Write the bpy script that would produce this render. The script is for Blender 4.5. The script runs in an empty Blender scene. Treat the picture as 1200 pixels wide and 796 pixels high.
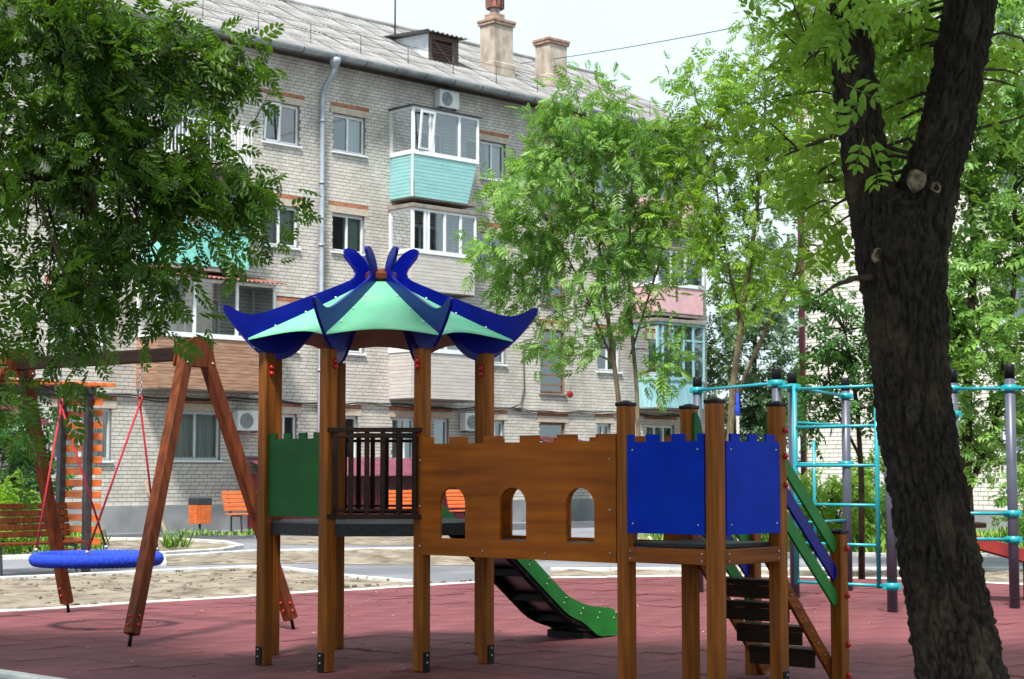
import bpy, math, random
import numpy as np
from mathutils import Vector, Matrix, noise as mnoise

random.seed(7)
rng = np.random.default_rng(7)
R = math.radians
scene = bpy.context.scene
col = scene.collection

# ------------------------------------------------------------------ camera
cam_data = bpy.data.cameras.new("camera")
cam = bpy.data.objects.new("camera", cam_data)
col.objects.link(cam)
cam.location = (0.0, 0.0, 1.5)
cam.rotation_euler = (R(90 + 4.4885), 0, 0)
cam_data.sensor_fit = 'HORIZONTAL'
cam_data.sensor_width = 36.0
cam_data.lens = 60.0
cam_data.clip_start = 0.1
cam_data.clip_end = 3000.0
cam_data.dof.use_dof = True
cam_data.dof.focus_distance = 12.3
cam_data.dof.aperture_fstop = 7.0
scene.camera = cam

# ------------------------------------------------------------------ sky, sun, exposure
SUN_AZ = Vector((-0.25, -0.97))          # horizontal direction towards the hazy sun
SUN_EL = R(60)
world = bpy.data.worlds.new("World")
scene.world = world
world.use_nodes = True
wn, wl = world.node_tree.nodes, world.node_tree.links
wn.clear()
w_out = wn.new('ShaderNodeOutputWorld')
sky = wn.new('ShaderNodeTexSky')
sky.sky_type = 'NISHITA'
sky.sun_disc = False
sky.sun_elevation = SUN_EL
sky.sun_rotation = math.atan2(SUN_AZ.x, SUN_AZ.y)
sky.air_density = 1.0
sky.dust_density = 2.0
bg_sky = wn.new('ShaderNodeBackground')
bg_sky.inputs[1].default_value = 0.09
bg_cloud = wn.new('ShaderNodeBackground')
bg_cloud.inputs[0].default_value = (0.76, 0.93, 0.98, 1)
bg_cloud.inputs[1].default_value = 0.52
w_tc = wn.new('ShaderNodeTexCoord')
w_noise = wn.new('ShaderNodeTexNoise')
w_noise.inputs['Scale'].default_value = 2.2
w_noise.inputs['Detail'].default_value = 5
w_ramp = wn.new('ShaderNodeMapRange')
w_ramp.inputs[1].default_value = 0.3
w_ramp.inputs[2].default_value = 0.62
w_ramp.inputs[3].default_value = 0.80
w_ramp.inputs[4].default_value = 1.0
w_mix = wn.new('ShaderNodeMixShader')
wl.new(w_tc.outputs['Generated'], w_noise.inputs['Vector'])
wl.new(w_noise.outputs['Fac'], w_ramp.inputs[0])
wl.new(w_ramp.outputs[0], w_mix.inputs[0])
wl.new(sky.outputs[0], bg_sky.inputs[0])
wl.new(bg_sky.outputs[0], w_mix.inputs[1])
wl.new(bg_cloud.outputs[0], w_mix.inputs[2])
wl.new(w_mix.outputs[0], w_out.inputs[0])

sun_data = bpy.data.lights.new("sun", 'SUN')
sun_data.energy = 3.2
sun_data.angle = R(8)
sun_data.color = (1.0, 0.96, 0.9)
sun = bpy.data.objects.new("sun", sun_data)
col.objects.link(sun)
_d = Vector((SUN_AZ.x * math.cos(SUN_EL), SUN_AZ.y * math.cos(SUN_EL), math.sin(SUN_EL)))
sun.rotation_euler = _d.to_track_quat('Z', 'Y').to_euler()
sun.location = (0, 0, 30)

vs = scene.view_settings
vs.view_transform = 'Standard'
vs.look = 'None'
vs.exposure = 1.36
vs.gamma = 1.0
vs.use_curve_mapping = False
scene.cycles.use_denoising = True
scene.cycles.max_bounces = 6
scene.cycles.diffuse_bounces = 3
scene.cycles.glossy_bounces = 3
scene.cycles.transmission_bounces = 4
scene.cycles.transparent_max_bounces = 8
scene.cycles.caustics_reflective = False
scene.cycles.caustics_refractive = False
scene.cycles.sample_clamp_indirect = 6

# ------------------------------------------------------------------ mesh helpers
class MB:
    """collects simple shapes into one mesh"""
    def __init__(s):
        s.v, s.f, s.sm = [], [], []
    def add(s, vs_, fs, smooth=False):
        b = len(s.v)
        s.v += [tuple(p) for p in vs_]
        s.f += [tuple(i + b for i in f) for f in fs]
        s.sm += [smooth] * len(fs)
        return s
    def box(s, x0, x1, y0, y1, z0, z1, M=None):
        p = [Vector(c) for c in ((x0,y0,z0),(x1,y0,z0),(x1,y1,z0),(x0,y1,z0),(x0,y0,z1),(x1,y0,z1),(x1,y1,z1),(x0,y1,z1))]
        if M is not None: p = [M @ q for q in p]
        return s.add(p, [(0,3,2,1),(4,5,6,7),(0,1,5,4),(1,2,6,5),(2,3,7,6),(3,0,4,7)])
    def cbox(s, x0, x1, y0, y1, z0, z1, c=0.006, M=None):
        """box with all edges chamfered"""
        xs, ys, zs = (x0, x1), (y0, y1), (z0, z1)
        idx, p = {}, []
        for i in (0, 1):
            for j in (0, 1):
                for k in (0, 1):
                    sx, sy, sz = (1, -1)[i], (1, -1)[j], (1, -1)[k]
                    for a in range(3):
                        q = [xs[i] + sx*c, ys[j] + sy*c, zs[k] + sz*c]
                        q[a] = (xs[i], ys[j], zs[k])[a]
                        idx[(i, j, k, a)] = len(p); p.append(Vector(q))
        f = []
        for a in range(3):
            b, d = (a+1) % 3, (a+2) % 3
            for t in (0, 1):
                def key(u, w):
                    q = [0, 0, 0]; q[a] = t; q[b] = u; q[d] = w
                    return idx[(q[0], q[1], q[2], a)]
                r = [key(0,0), key(1,0), key(1,1), key(0,1)]
                f.append(tuple(r if t else r[::-1]))
            for u in (0, 1):
                for w in (0, 1):
                    def key2(t, face):
                        q = [0, 0, 0]; q[a] = t; q[b] = u; q[d] = w
                        return idx[(q[0], q[1], q[2], face)]
                    r = [key2(0,b), key2(1,b), key2(1,d), key2(0,d)]
                    f.append(tuple(r if (u == w) else r[::-1]))
        for i in (0, 1):
            for j in (0, 1):
                for k in (0, 1):
                    r = [idx[(i,j,k,0)], idx[(i,j,k,1)], idx[(i,j,k,2)]]
                    f.append(tuple(r if (i + j + k) % 2 else r[::-1]))
        if M is not None: p = [M @ q for q in p]
        return s.add(p, f)
    def beam(s, a, b, w, h, c=0.006, up=(0,0,1), over=0.0):
        """chamfered bar from a to b, w across, h along up"""
        a, b = Vector(a), Vector(b)
        d = (b - a); L = d.length; d.normalize()
        x = d.cross(Vector(up))
        if x.length < 1e-5: x = d.cross(Vector((0,1,0)))
        x.normalize(); z = x.cross(d)
        M = Matrix(((x.x, d.x, z.x, a.x),(x.y, d.y, z.y, a.y),(x.z, d.z, z.z, a.z),(0,0,0,1)))
        return s.cbox(-w/2, w/2, -over, L+over, -h/2, h/2, c, M)
    def tube(s, pts, rad, n=8, caps=True):
        pts = [Vector(p) for p in pts]
        if not isinstance(rad, (list, tuple)): rad = [rad]*len(pts)
        b = len(s.v); prev = None
        for i, p in enumerate(pts):
            d = (pts[min(i+1, len(pts)-1)] - pts[max(i-1, 0)]).normalized()
            if prev is None:
                x = d.cross(Vector((0,0,1)))
                if x.length < 0.05: x = d.cross(Vector((0,1,0)))
                x.normalize()
            else:
                x = prev - d*prev.dot(d); x.normalize()
            prev = x; y = d.cross(x)
            for k in range(n):
                t = 2*math.pi*k/n
                s.v.append(tuple(p + (x*math.cos(t) + y*math.sin(t))*rad[i]))
        for i in range(len(pts)-1):
            for k in range(n):
                s.f.append((b+i*n+k, b+i*n+(k+1)%n, b+(i+1)*n+(k+1)%n, b+(i+1)*n+k)); s.sm.append(True)
        if caps:
            s.f.append(tuple(b+k for k in range(n))[::-1]); s.sm.append(False)
            s.f.append(tuple(b+(len(pts)-1)*n+k for k in range(n))); s.sm.append(False)
        return s
    def lathe(s, prof, n=16, M=None, smooth=True):
        b = len(s.v)
        for r, z in prof:
            for k in range(n):
                t = 2*math.pi*k/n
                q = Vector((r*math.cos(t), r*math.sin(t), z))
                s.v.append(tuple(M @ q if M is not None else q))
        for i in range(len(prof)-1):
            for k in range(n):
                s.f.append((b+i*n+k, b+i*n+(k+1)%n, b+(i+1)*n+(k+1)%n, b+(i+1)*n+k)); s.sm.append(smooth)
        s.f.append(tuple(b+k for k in range(n))[::-1]); s.sm.append(False)
        s.f.append(tuple(b+(len(prof)-1)*n+k for k in range(n))); s.sm.append(False)
        return s
    def prism(s, poly, M, t0, t1):
        """2D outline (x, z) extruded along local y from t0 to t1, placed by M"""
        n = len(poly)
        p = [M @ Vector((x, t0, z)) for x, z in poly] + [M @ Vector((x, t1, z)) for x, z in poly]
        f = [tuple(range(n)), tuple(range(2*n-1, n-1, -1))]
        f += [(i, i+n, (i+1) % n + n, (i+1) % n) for i in range(n)]
        return s.add(p, f)
    def ball(s, c, r, n=8, m=5, sx=1, sy=1, sz=1):
        b = len(s.v)
        for i in range(m+1):
            ph = math.pi*i/m
            for k in range(n):
                t = 2*math.pi*k/n
                s.v.append((c[0]+sx*r*math.sin(ph)*math.cos(t), c[1]+sy*r*math.sin(ph)*math.sin(t), c[2]+sz*r*math.cos(ph)))
        for i in range(m):
            for k in range(n):
                s.f.append((b+i*n+k, b+(i+1)*n+k, b+(i+1)*n+(k+1)%n, b+i*n+(k+1)%n)); s.sm.append(True)
        return s
    def mesh(s, name):
        me = bpy.data.meshes.new(name)
        me.from_pydata(s.v, [], s.f)
        me.polygons.foreach_set('use_smooth', s.sm)
        me.update()
        return me

def tag(o, label, cat, group=None):
    o['label'] = label; o['category'] = cat
    if group: o['group'] = group
    return o
def put(name, me, mat=None, parent=None, loc=None, rotz=None):
    o = bpy.data.objects.new(name, me)
    col.objects.link(o)
    if mat is not None and me is not None and not me.materials: me.materials.append(mat)
    if parent is not None: o.parent = parent
    if loc is not None: o.location = loc
    if rotz is not None: o.rotation_euler = (0, 0, rotz)
    return o
def obj(name, mb, mat, parent=None, loc=None):
    o = put(name, mb.mesh(name), mat, parent, loc)
    if name.endswith(('screws', 'bolts')): o['kind'] = 'stuff'      # too small to pick apart
    return o
def thing(name, label, cat, loc=(0,0,0), rotz=0.0, group=None):
    o = bpy.data.objects.new(name, None)
    col.objects.link(o)
    o.location = loc; o.rotation_euler = (0, 0, rotz)
    o.empty_display_size = 0.2
    return tag(o, label, cat, group)
def structure(o, kind='structure'):
    o['kind'] = kind
    return o
def npmesh(name, verts, faces, smooth=False):
    """verts (n,3), faces (m,k) arrays"""
    me = bpy.data.meshes.new(name)
    n, (m, k) = len(verts), faces.shape
    me.vertices.add(n); me.vertices.foreach_set('co', np.ascontiguousarray(verts, np.float32).ravel())
    me.loops.add(m*k); me.loops.foreach_set('vertex_index', np.ascontiguousarray(faces, np.int32).ravel())
    me.polygons.add(m)
    me.polygons.foreach_set('loop_start', np.arange(0, m*k, k, dtype=np.int32))
    me.polygons.foreach_set('use_smooth', np.full(m, bool(smooth)))
    me.update(calc_edges=True)
    return me

# ------------------------------------------------------------------ materials
def lin(r, g, b):
    return tuple(((c/255)/12.92 if c <= 10 else (((c/255)+0.055)/1.055)**2.4) for c in (r, g, b)) + (1,)
def newmat(name):
    m = bpy.data.materials.new(name); m.use_nodes = True
    nt = m.node_tree
    return m, nt, nt.nodes, nt.links, nt.nodes['Principled BSDF']
def mat_noise(name, c1, c2, scale=(8,8,8), rough=0.6, detail=4, bump=0.0, bscale=None, spec=0.5, lo=0.35, hi=0.65,
              coat=0.0, island=0.0, objrand=0.0, metallic=0.0, coords='Object', dirt_or_light=None):
    m, nt, N, L, P = newmat(name)
    tc = N.new('ShaderNodeTexCoord'); mp = N.new('ShaderNodeMapping'); mp.inputs['Scale'].default_value = scale
    L.new(tc.outputs[coords], mp.inputs[0])
    no = N.new('ShaderNodeTexNoise'); no.inputs['Scale'].default_value = 1.0; no.inputs['Detail'].default_value = detail
    L.new(mp.outputs[0], no.inputs['Vector'])
    mr = N.new('ShaderNodeMapRange'); mr.inputs[1].default_value = lo; mr.inputs[2].default_value = hi
    L.new(no.outputs['Fac'], mr.inputs[0])
    mx = N.new('ShaderNodeMix'); mx.data_type = 'RGBA'
    mx.inputs[6].default_value = c1; mx.inputs[7].default_value = c2
    L.new(mr.outputs[0], mx.inputs[0])
    out = mx.outputs[2]
    if island or objrand:
        if island:
            g = N.new('ShaderNodeNewGeometry'); rnd = g.outputs['Random Per Island']; amt = island
        if objrand:
            oi = N.new('ShaderNodeObjectInfo'); amt = objrand
            if island:
                ad = N.new('ShaderNodeMath'); ad.operation = 'ADD'; L.new(rnd, ad.inputs[0]); L.new(oi.outputs['Random'], ad.inputs[1])
                fr = N.new('ShaderNodeMath'); fr.operation = 'FRACT'; L.new(ad.outputs[0], fr.inputs[0]); rnd = fr.outputs[0]
            else: rnd = oi.outputs['Random']
        m2 = N.new('ShaderNodeMapRange'); m2.inputs[3].default_value = 1-amt; m2.inputs[4].default_value = 1+amt*0.6
        L.new(rnd, m2.inputs[0])
        hs = N.new('ShaderNodeHueSaturation'); L.new(out, hs.inputs['Color']); L.new(m2.outputs[0], hs.inputs['Value'])
        out = hs.outputs[0]
    if dirt_or_light:
        dc, ds, dl, dh, da = dirt_or_light
        mp2 = N.new('ShaderNodeMapping'); mp2.inputs['Scale'].default_value = ds; L.new(tc.outputs[coords], mp2.inputs[0])
        n2 = N.new('ShaderNodeTexNoise'); n2.inputs['Scale'].default_value = 1; n2.inputs['Detail'].default_value = 5
        L.new(mp2.outputs[0], n2.inputs['Vector'])
        r2 = N.new('ShaderNodeMapRange'); r2.inputs[1].default_value = dl; r2.inputs[2].default_value = dh; r2.inputs[4].default_value = da
        L.new(n2.outputs['Fac'], r2.inputs[0])
        mx2 = N.new('ShaderNodeMix'); mx2.data_type = 'RGBA'; mx2.inputs[7].default_value = dc
        L.new(r2.outputs[0], mx2.inputs[0]); L.new(out, mx2.inputs[6]); out = mx2.outputs[2]
    L.new(out, P.inputs['Base Color'])
    P.inputs['Roughness'].default_value = rough
    P.inputs['Specular IOR Level'].default_value = spec
    P.inputs['Metallic'].default_value = metallic
    if coat: P.inputs['Coat Weight'].default_value = coat; P.inputs['Coat Roughness'].default_value = 0.15
    if bump:
        bn = no
        if bscale:
            mp3 = N.new('ShaderNodeMapping'); mp3.inputs['Scale'].default_value = bscale; L.new(tc.outputs[coords], mp3.inputs[0])
            bn = N.new('ShaderNodeTexNoise'); bn.inputs['Scale'].default_value = 1; bn.inputs['Detail'].default_value = 4
            L.new(mp3.outputs[0], bn.inputs['Vector'])
        bp = N.new('ShaderNodeBump'); bp.inputs['Strength'].default_value = min(1, bump); bp.inputs['Distance'].default_value = 0.01*max(1, bump)
        L.new(bn.outputs['Fac'], bp.inputs['Height']); L.new(bp.outputs[0], P.inputs['Normal'])
    return m
def mat_leaf(name, c1, c2, ctr, trans=0.4):
    m, nt, N, L, P = newmat(name)
    at = N.new('ShaderNodeAttribute'); at.attribute_name = 'tone'
    mx = N.new('ShaderNodeMix'); mx.data_type = 'RGBA'; mx.inputs[6].default_value = c1; mx.inputs[7].default_value = c2
    L.new(at.outputs['Fac'], mx.inputs[0]); L.new(mx.outputs[2], P.inputs['Base Color'])
    P.inputs['Roughness'].default_value = 0.42; P.inputs['Specular IOR Level'].default_value = 0.35
    tr = N.new('ShaderNodeBsdfTranslucent'); tr.inputs[0].default_value = ctr
    ms = N.new('ShaderNodeMixShader'); ms.inputs[0].default_value = trans
    L.new(P.outputs[0], ms.inputs[1]); L.new(tr.outputs[0], ms.inputs[2])
    L.new(ms.outputs[0], N['Material Output'].inputs[0])
    return m
def mat_glass(name, tint, refl=0.25):
    """thin window pane: reflects a little, shows the room behind"""
    m, nt, N, L, P = newmat(name)
    tp = N.new('ShaderNodeBsdfTransparent'); tp.inputs[0].default_value = tint
    gl = N.new('ShaderNodeBsdfGlossy'); gl.inputs['Roughness'].default_value = 0.03; gl.inputs[0].default_value = (0.9,0.95,1,1)
    fr = N.new('ShaderNodeFresnel'); fr.inputs[0].default_value = 1.55
    ad = N.new('ShaderNodeMath'); ad.operation = 'ADD'; ad.inputs[1].default_value = refl; L.new(fr.outputs[0], ad.inputs[0])
    ms = N.new('ShaderNodeMixShader'); L.new(ad.outputs[0], ms.inputs[0])
    L.new(tp.outputs[0], ms.inputs[1]); L.new(gl.outputs[0], ms.inputs[2])
    L.new(ms.outputs[0], N['Material Output'].inputs[0])
    return m

M = {}
M['wood_v'] = mat_noise('stained_wood_upright', lin(98,50,11), lin(160,92,27), (26,26,1.6), 0.6, 6, 0.25, spec=0.18, lo=0.28, hi=0.72, dirt_or_light=(lin(52,28,12), (11,11,.9), 0.54, 0.72, 0.55), objrand=0.12)
M['wood_h'] = mat_noise('stained_wood_level', lin(94,46,11), lin(142,78,23), (2,2,28), 0.6, 6, 0.25, spec=0.18, lo=0.3, hi=0.7, objrand=0.1)
M['ply'] = mat_noise('stained_plywood', lin(124,60,6), lin(160,86,14), (9,1.3,16), 0.5, 6, 0.1, spec=0.14, lo=0.3, hi=0.7, dirt_or_light=(lin(88,42,10), (2.2,2.2,2.6), 0.52, 0.74, 0.35))
M['swing_wood'] = mat_noise('red_stained_wood', lin(76,33,12), lin(112,54,22), (20,20,2), 0.6, 5, 0.2, spec=0.18, dirt_or_light=(lin(50,24,12), (9,9,1.2), 0.54, 0.72, 0.5), objrand=0.08)
M['dark_wood'] = mat_noise('dark_brown_wood', lin(32,20,15), lin(46,30,23), (4,4,20), 0.6, 4, 0.2, spec=0.12)
M['blue'] = mat_noise('blue_board', lin(0,40,158), lin(0,46,172), (6,6,6), 0.42, 3, 0.05, spec=0.06, dirt_or_light=(lin(4,58,150), (2.5,2.5,1.2), 0.55, 0.8, 0.3))
M['navy'] = mat_noise('navy_board', lin(0,10,112), lin(2,18,128), (6,6,6), 0.34, 3, 0.03, spec=0.2)
M['green'] = mat_noise('green_board', lin(5,72,19), lin(8,84,24), (6,6,6), 0.5, 3, 0.05, spec=0.2, dirt_or_light=(lin(40,84,50), (2.5,2.5,1.2), 0.55, 0.8, 0.3))
M['slide_green'] = mat_noise('bright_green_board', lin(22,108,36), lin(30,120,44), (6,6,6), 0.45, 3, 0.05, spec=0.25)
M['mint'] = mat_noise('mint_board', lin(104,184,144), lin(120,196,158), (3,3,3), 0.42, 5, 0.02, spec=0.4, dirt_or_light=(lin(150,178,150), (4,4,4), 0.56, 0.76, 0.4))
M['mint_back'] = mat_noise('plywood_underside', lin(120,92,66), lin(140,108,80), (6,6,6), 0.6)
M['deck'] = mat_noise('grey_deck', lin(40,38,42), lin(54,51,55), (30,30,30), 0.55, 3, 0.2, spec=0.2)
M['black'] = mat_noise('black_plastic', lin(10,10,11), lin(17,17,18), (20,20,20), 0.5, spec=0.2)
M['red'] = mat_noise('red_plastic', lin(170,14,22), lin(186,20,28), (20,20,20), 0.3)
M['steel'] = mat_noise('galvanised_steel', lin(150,152,156), lin(175,178,182), (20,20,20), 0.4, metallic=0.6)
M['bed_steel'] = mat_noise('polished_steel', lin(190,190,192), lin(210,210,212), (6,6,6), 0.28, metallic=1.0)
M['rope_red'] = mat_noise('red_rope', lin(150,20,36), lin(176,34,50), (60,60,60), 0.8)
M['rope_blue'] = mat_noise('blue_net_rope', lin(10,46,176), lin(24,70,206), (40,40,40), 0.8, bump=0.8)
M['rope_white'] = mat_noise('white_rope', lin(200,196,186), lin(225,222,214), (60,60,60), 0.8)
M['orange'] = mat_noise('orange_slat', lin(190,92,40), lin(212,112,54), (3,3,20), 0.5, 4, 0.1, objrand=0.1)
M['char'] = mat_noise('charcoal_metal', lin(40,41,46), lin(52,53,58), (10,10,10), 0.45)
M['post_grey'] = mat_noise('grey_painted_post', lin(66,68,84), lin(78,80,96), (4,4,4), 0.4, objrand=0.05)
M['teal'] = mat_noise('turquoise_paint', lin(14,132,144), lin(24,148,158), (8,8,8), 0.35)
M['red_board'] = mat_noise('red_board', lin(128,34,30), lin(146,44,38), (4,4,12), 0.5)
M['bark'] = mat_noise('dark_bark', lin(15,12,9), lin(44,36,29), (60,60,16), 0.9, 6, 1.5, (70,70,26), spec=0.2, dirt_or_light=(lin(74,64,50), (7,7,3), 0.5, 0.72, 0.6))  # pale patches stand in for light catching the bark ridges
M['bark_light'] = mat_noise('grey_bark', lin(84,73,58), lin(118,104,84), (20,20,6), 0.9, 5, 0.8, spec=0.2)
M['bark_dark'] = mat_noise('brown_bark', lin(44,36,28), lin(70,58,46), (20,20,6), 0.9, 5, 0.8, spec=0.2)
M['cutwood'] = mat_noise('cut_wood', lin(150,130,104), lin(190,172,144), (30,30,30), 0.8, bump=0.6)
M['scar'] = mat_noise('weathered_scar', lin(66,54,42), lin(124,108,88), (26,26,26), 0.9, 6, 0.8)
M['soil'] = mat_noise('sandy_soil', lin(108,99,88), lin(142,132,119), (1.6,1.6,1.6), 0.95, 8, 2.0, (9,9,9), spec=0.1, dirt_or_light=(lin(86,75,62), (3.5,3.5,3.5), 0.5, 0.66, 0.85))
M['asphalt'] = mat_noise('asphalt', lin(110,111,117), lin(128,129,134), (0.7,0.7,0.7), 0.85, 8, 0.6, (60,60,60), spec=0.25, dirt_or_light=(lin(86,87,93), (0.25,0.25,0.25), 0.5, 0.65, 0.7))
M['asphalt_new'] = mat_noise('new_asphalt', lin(62,63,70), lin(78,79,86), (1.2,1.2,1.2), 0.8, 8, 0.6, (60,60,60), spec=0.3)
M['kerb'] = mat_noise('concrete_kerb', lin(172,170,168), lin(206,204,200), (4,4,4), 0.85, 6, 0.4, objrand=0.08)
M['rubber'] = mat_noise('red_rubber_tile', lin(101,53,57), lin(118,66,71), (1.2,1.2,1.2), 0.8, 9, 0.7, (160,160,160), spec=0.3, objrand=0.09, dirt_or_light=(lin(142,92,92), (90,90,90), 0.66, 0.74, 0.35))
M['litter'] = mat_noise('dry_leaf', lin(150,130,80), lin(190,180,150), (1,1,1), 0.8, island=0.4)
M['grass'] = mat_noise('grass_blades', lin(78,116,32), lin(124,164,52), (2,2,2), 0.7, island=0.25)
M['lawn'] = mat_noise('lawn_soil', lin(84,92,52), lin(116,116,72), (1.5,1.5,1.5), 0.95, 8, 1.0)
M['brick'] = mat_noise('silicate_brick', lin(194,188,180), lin(210,204,197), (1.5,1.5,1.5), 0.9, 6, 0.08, (40,40,40), spec=0.2, island=0.11, objrand=0.11, dirt_or_light=(lin(112,105,99), (0.7,0.7,0.28), 0.52, 0.74, 0.5))
M['brick_white'] = mat_noise('white_brick', lin(208,204,196), lin(226,222,216), (1.5,1.5,1.5), 0.9, 6, 0.06, (40,40,40), spec=0.2, island=0.1)
M['mortar'] = mat_noise('mortar', lin(72,68,66), lin(98,93,90), (3,3,3), 0.95, 6)
M['brick_red'] = mat_noise('orange_brick', lin(150,92,66), lin(184,126,96), (14,14,20), 0.9, 4, island=0.15)
M['brick_old'] = mat_noise('weathered_cap_brick', lin(128,98,82), lin(172,146,128), (6,6,12), 0.9, 5, 0.2)
M['lintel'] = mat_noise('concrete_lintel', lin(176,160,146), lin(196,182,168), (5,5,5), 0.9, 5)
M['plinth'] = mat_noise('rendered_plinth', lin(126,128,132), lin(150,152,154), (1.1,1.1,1.1), 0.9, 8, 0.3, dirt_or_light=(lin(96,98,102), (0.8,0.8,1.2), 0.5, 0.7, 0.6))
M['pvc'] = mat_noise('white_frame', lin(222,224,228), lin(234,236,238), (4,4,4), 0.35)
M['oldwood'] = mat_noise('old_brown_frame', lin(120,84,56), lin(150,110,78), (6,6,20), 0.7)
M['glass'] = mat_glass('window_pane', (0.84,0.91,0.89,1), 0.16)
M['room'] = mat_noise('room_wall', lin(116,120,118), lin(140,142,136), (1,1,1), 0.9)
M['curtain'] = mat_noise('net_curtain', lin(182,186,186), lin(214,216,214), (16,16,0.6), 0.9)
M['curtain_green'] = mat_noise('pale_green_curtain', lin(150,176,170), lin(178,198,192), (12,12,0.6), 0.9)
M['rosecloth'] = mat_noise('red_curtain', lin(140,40,62), lin(160,60,80), (12,12,0.6), 0.9)
M['slate'] = mat_noise('corrugated_fibre_cement', lin(126,125,125), lin(158,157,157), (1.2,1.2,1.2), 0.9, 6, 0.3, (14,14,14), objrand=0.10, dirt_or_light=(lin(92,86,82), (0.9,0.9,0.9), 0.48, 0.68, 0.65))
M['zinc'] = mat_noise('zinc_gutter', lin(136,142,150), lin(168,174,180), (3,3,3), 0.42, 5, metallic=0.35)
M['pipe'] = mat_noise('zinc_downpipe', lin(140,148,160), lin(164,172,182), (3,3,2), 0.4, 5, metallic=0.3)
M['render'] = mat_noise('chimney_render', lin(164,150,136), lin(186,174,160), (2.5,2.5,2.5), 0.9, 6, 0.3, dirt_or_light=(lin(116,100,86), (2.5,2.5,1.2), 0.48, 0.68, 0.75))
M['whitewash'] = mat_noise('whitewashed_boards', lin(200,204,210), lin(222,226,230), (4,4,4), 0.8)
M['rust'] = mat_noise('rusty_metal', lin(96,58,50), lin(150,100,84), (8,8,4), 0.8, 6)
M['oldboard'] = mat_noise('weathered_boards', lin(78,62,58), lin(104,84,76), (3,3,14), 0.85)
M['siding_mint'] = mat_noise('mint_siding', lin(134,184,186), lin(144,194,194), (2,2,6), 0.5, objrand=0.03)
M['siding_white'] = mat_noise('white_siding', lin(182,176,172), lin(196,190,186), (2,2,6), 0.5, objrand=0.03)
M['siding_brown'] = mat_noise('brown_planks', lin(142,104,84), lin(176,140,116), (2,2,16), 0.75, 5, objrand=0.14)
M['siding_blue'] = mat_noise('faded_blue_boards', lin(128,176,186), lin(156,200,206), (8,8,2), 0.7, 5, objrand=0.05)
M['mint_paint'] = mat_noise('mint_painted_metal', lin(110,190,180), lin(136,208,198), (4,4,4), 0.6)
M['pink'] = mat_noise('pink_render', lin(206,160,168), lin(220,178,182), (3,3,3), 0.8)
M['slab'] = mat_noise('balcony_slab', lin(120,112,106), lin(150,140,132), (3,3,3), 0.9)
M['maroon'] = mat_noise('maroon_sheet', lin(72,18,36), lin(86,26,46), (3,3,3), 0.4)
M['maroon_lit'] = mat_noise('maroon_sheet_lit', lin(100,50,68), lin(118,66,84), (3,3,3), 0.4)  # paler maroon: light on the sloped shed roof put into its colour
M['acwhite'] = mat_noise('white_casing', lin(216,218,218), lin(228,230,230), (4,4,4), 0.45)
M['acgrey'] = mat_noise('grey_fan_grille', lin(96,100,104), lin(126,130,134), (8,8,8), 0.5)
M['cable'] = mat_noise('black_cable', lin(36,35,36), lin(48,46,46), (8,8,8), 0.6)
M['cloth_blue'] = mat_noise('blue_cloth', lin(40,110,200), lin(60,130,214), (8,8,8), 0.8)
M['pad'] = mat_noise('dark_sub_base', lin(70,36,40), lin(80,42,46), (8,8,8), 0.95)
L_TREE = mat_leaf('leaf_shade_green', lin(18,38,13), lin(88,126,34), lin(108,150,26), 0.34)
L_MID = mat_leaf('leaf_mid_green', lin(54,94,36), lin(138,178,88), lin(144,190,60), 0.34)
L_YEL = mat_leaf('leaf_yellow_green', lin(66,106,30), lin(146,180,70), lin(160,198,52), 0.42)
L_DARK = mat_leaf('leaf_deep_green', lin(34,70,30), lin(74,116,52), lin(84,132,36), 0.35)
L_GREY = mat_leaf('leaf_grey_green', lin(70,96,70), lin(120,146,112), lin(110,140,70), 0.25)
# ------------------------------------------------------------------ ground, paths, islands, playground pad
GZ = -0.03
def inside(poly, X, Y):
    c = np.zeros(X.shape, bool); n = len(poly)
    for i in range(n):
        (x0, y0), (x1, y1) = poly[i], poly[(i+1) % n]
        if y0 == y1: continue
        k = ((y0 > Y) != (y1 > Y)) & (X < (x1-x0)*(Y-y0)/(y1-y0) + x0)
        c ^= k
    return c
structure(obj('ground', MB().add([(-900,-300,GZ),(900,-300,GZ),(900,1600,GZ),(-900,1600,GZ)], [(0,1,2,3)]), M['asphalt']))

from mathutils.geometry import delaunay_2d_cdt
def island(name, poly, mat, step, amp, z, freq=2.0, seed=0.0):
    """uneven bed of soil filling an outline exactly"""
    r = np.random.default_rng(int(seed)+1)
    ring = []
    for (x0, y0), (x1, y1) in zip(poly, poly[1:]+poly[:1]):
        n = max(1, int(math.hypot(x1-x0, y1-y0)/step))
        ring += [(x0+(x1-x0)*i/n, y0+(y1-y0)*i/n) for i in range(n)]
    p = np.array(poly); lo, hi = p.min(0), p.max(0)
    X, Y = np.meshgrid(np.arange(lo[0], hi[0], step), np.arange(lo[1], hi[1], step))
    X = (X + r.uniform(-.3, .3, X.shape)*step).ravel(); Y = (Y + r.uniform(-.3, .3, Y.shape)*step).ravel()
    k = inside(poly, X, Y)
    nr = len(ring)
    pts = [Vector(q) for q in ring] + [Vector((x, y)) for x, y in zip(X[k], Y[k])]
    vs_, _, fs_, *_r = delaunay_2d_cdt(pts, [(i, (i+1) % nr) for i in range(nr)], [list(range(nr))], 1, 1e-4)
    R_ = np.array(ring)
    m = MB(); out = []
    for v in vs_:
        e = min(1.0, float(np.min(np.hypot(R_[:,0]-v.x, R_[:,1]-v.y)))/0.35)
        f_ = mnoise.fractal(Vector((v.x*freq, v.y*freq, seed)), 1.0, 2.0, 4)
        out.append((v.x, v.y, z + e*(.02 + amp*f_)))
    m.add(out, [tuple(f) for f in fs_], True)
    return structure(obj(name, m, mat))

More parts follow.
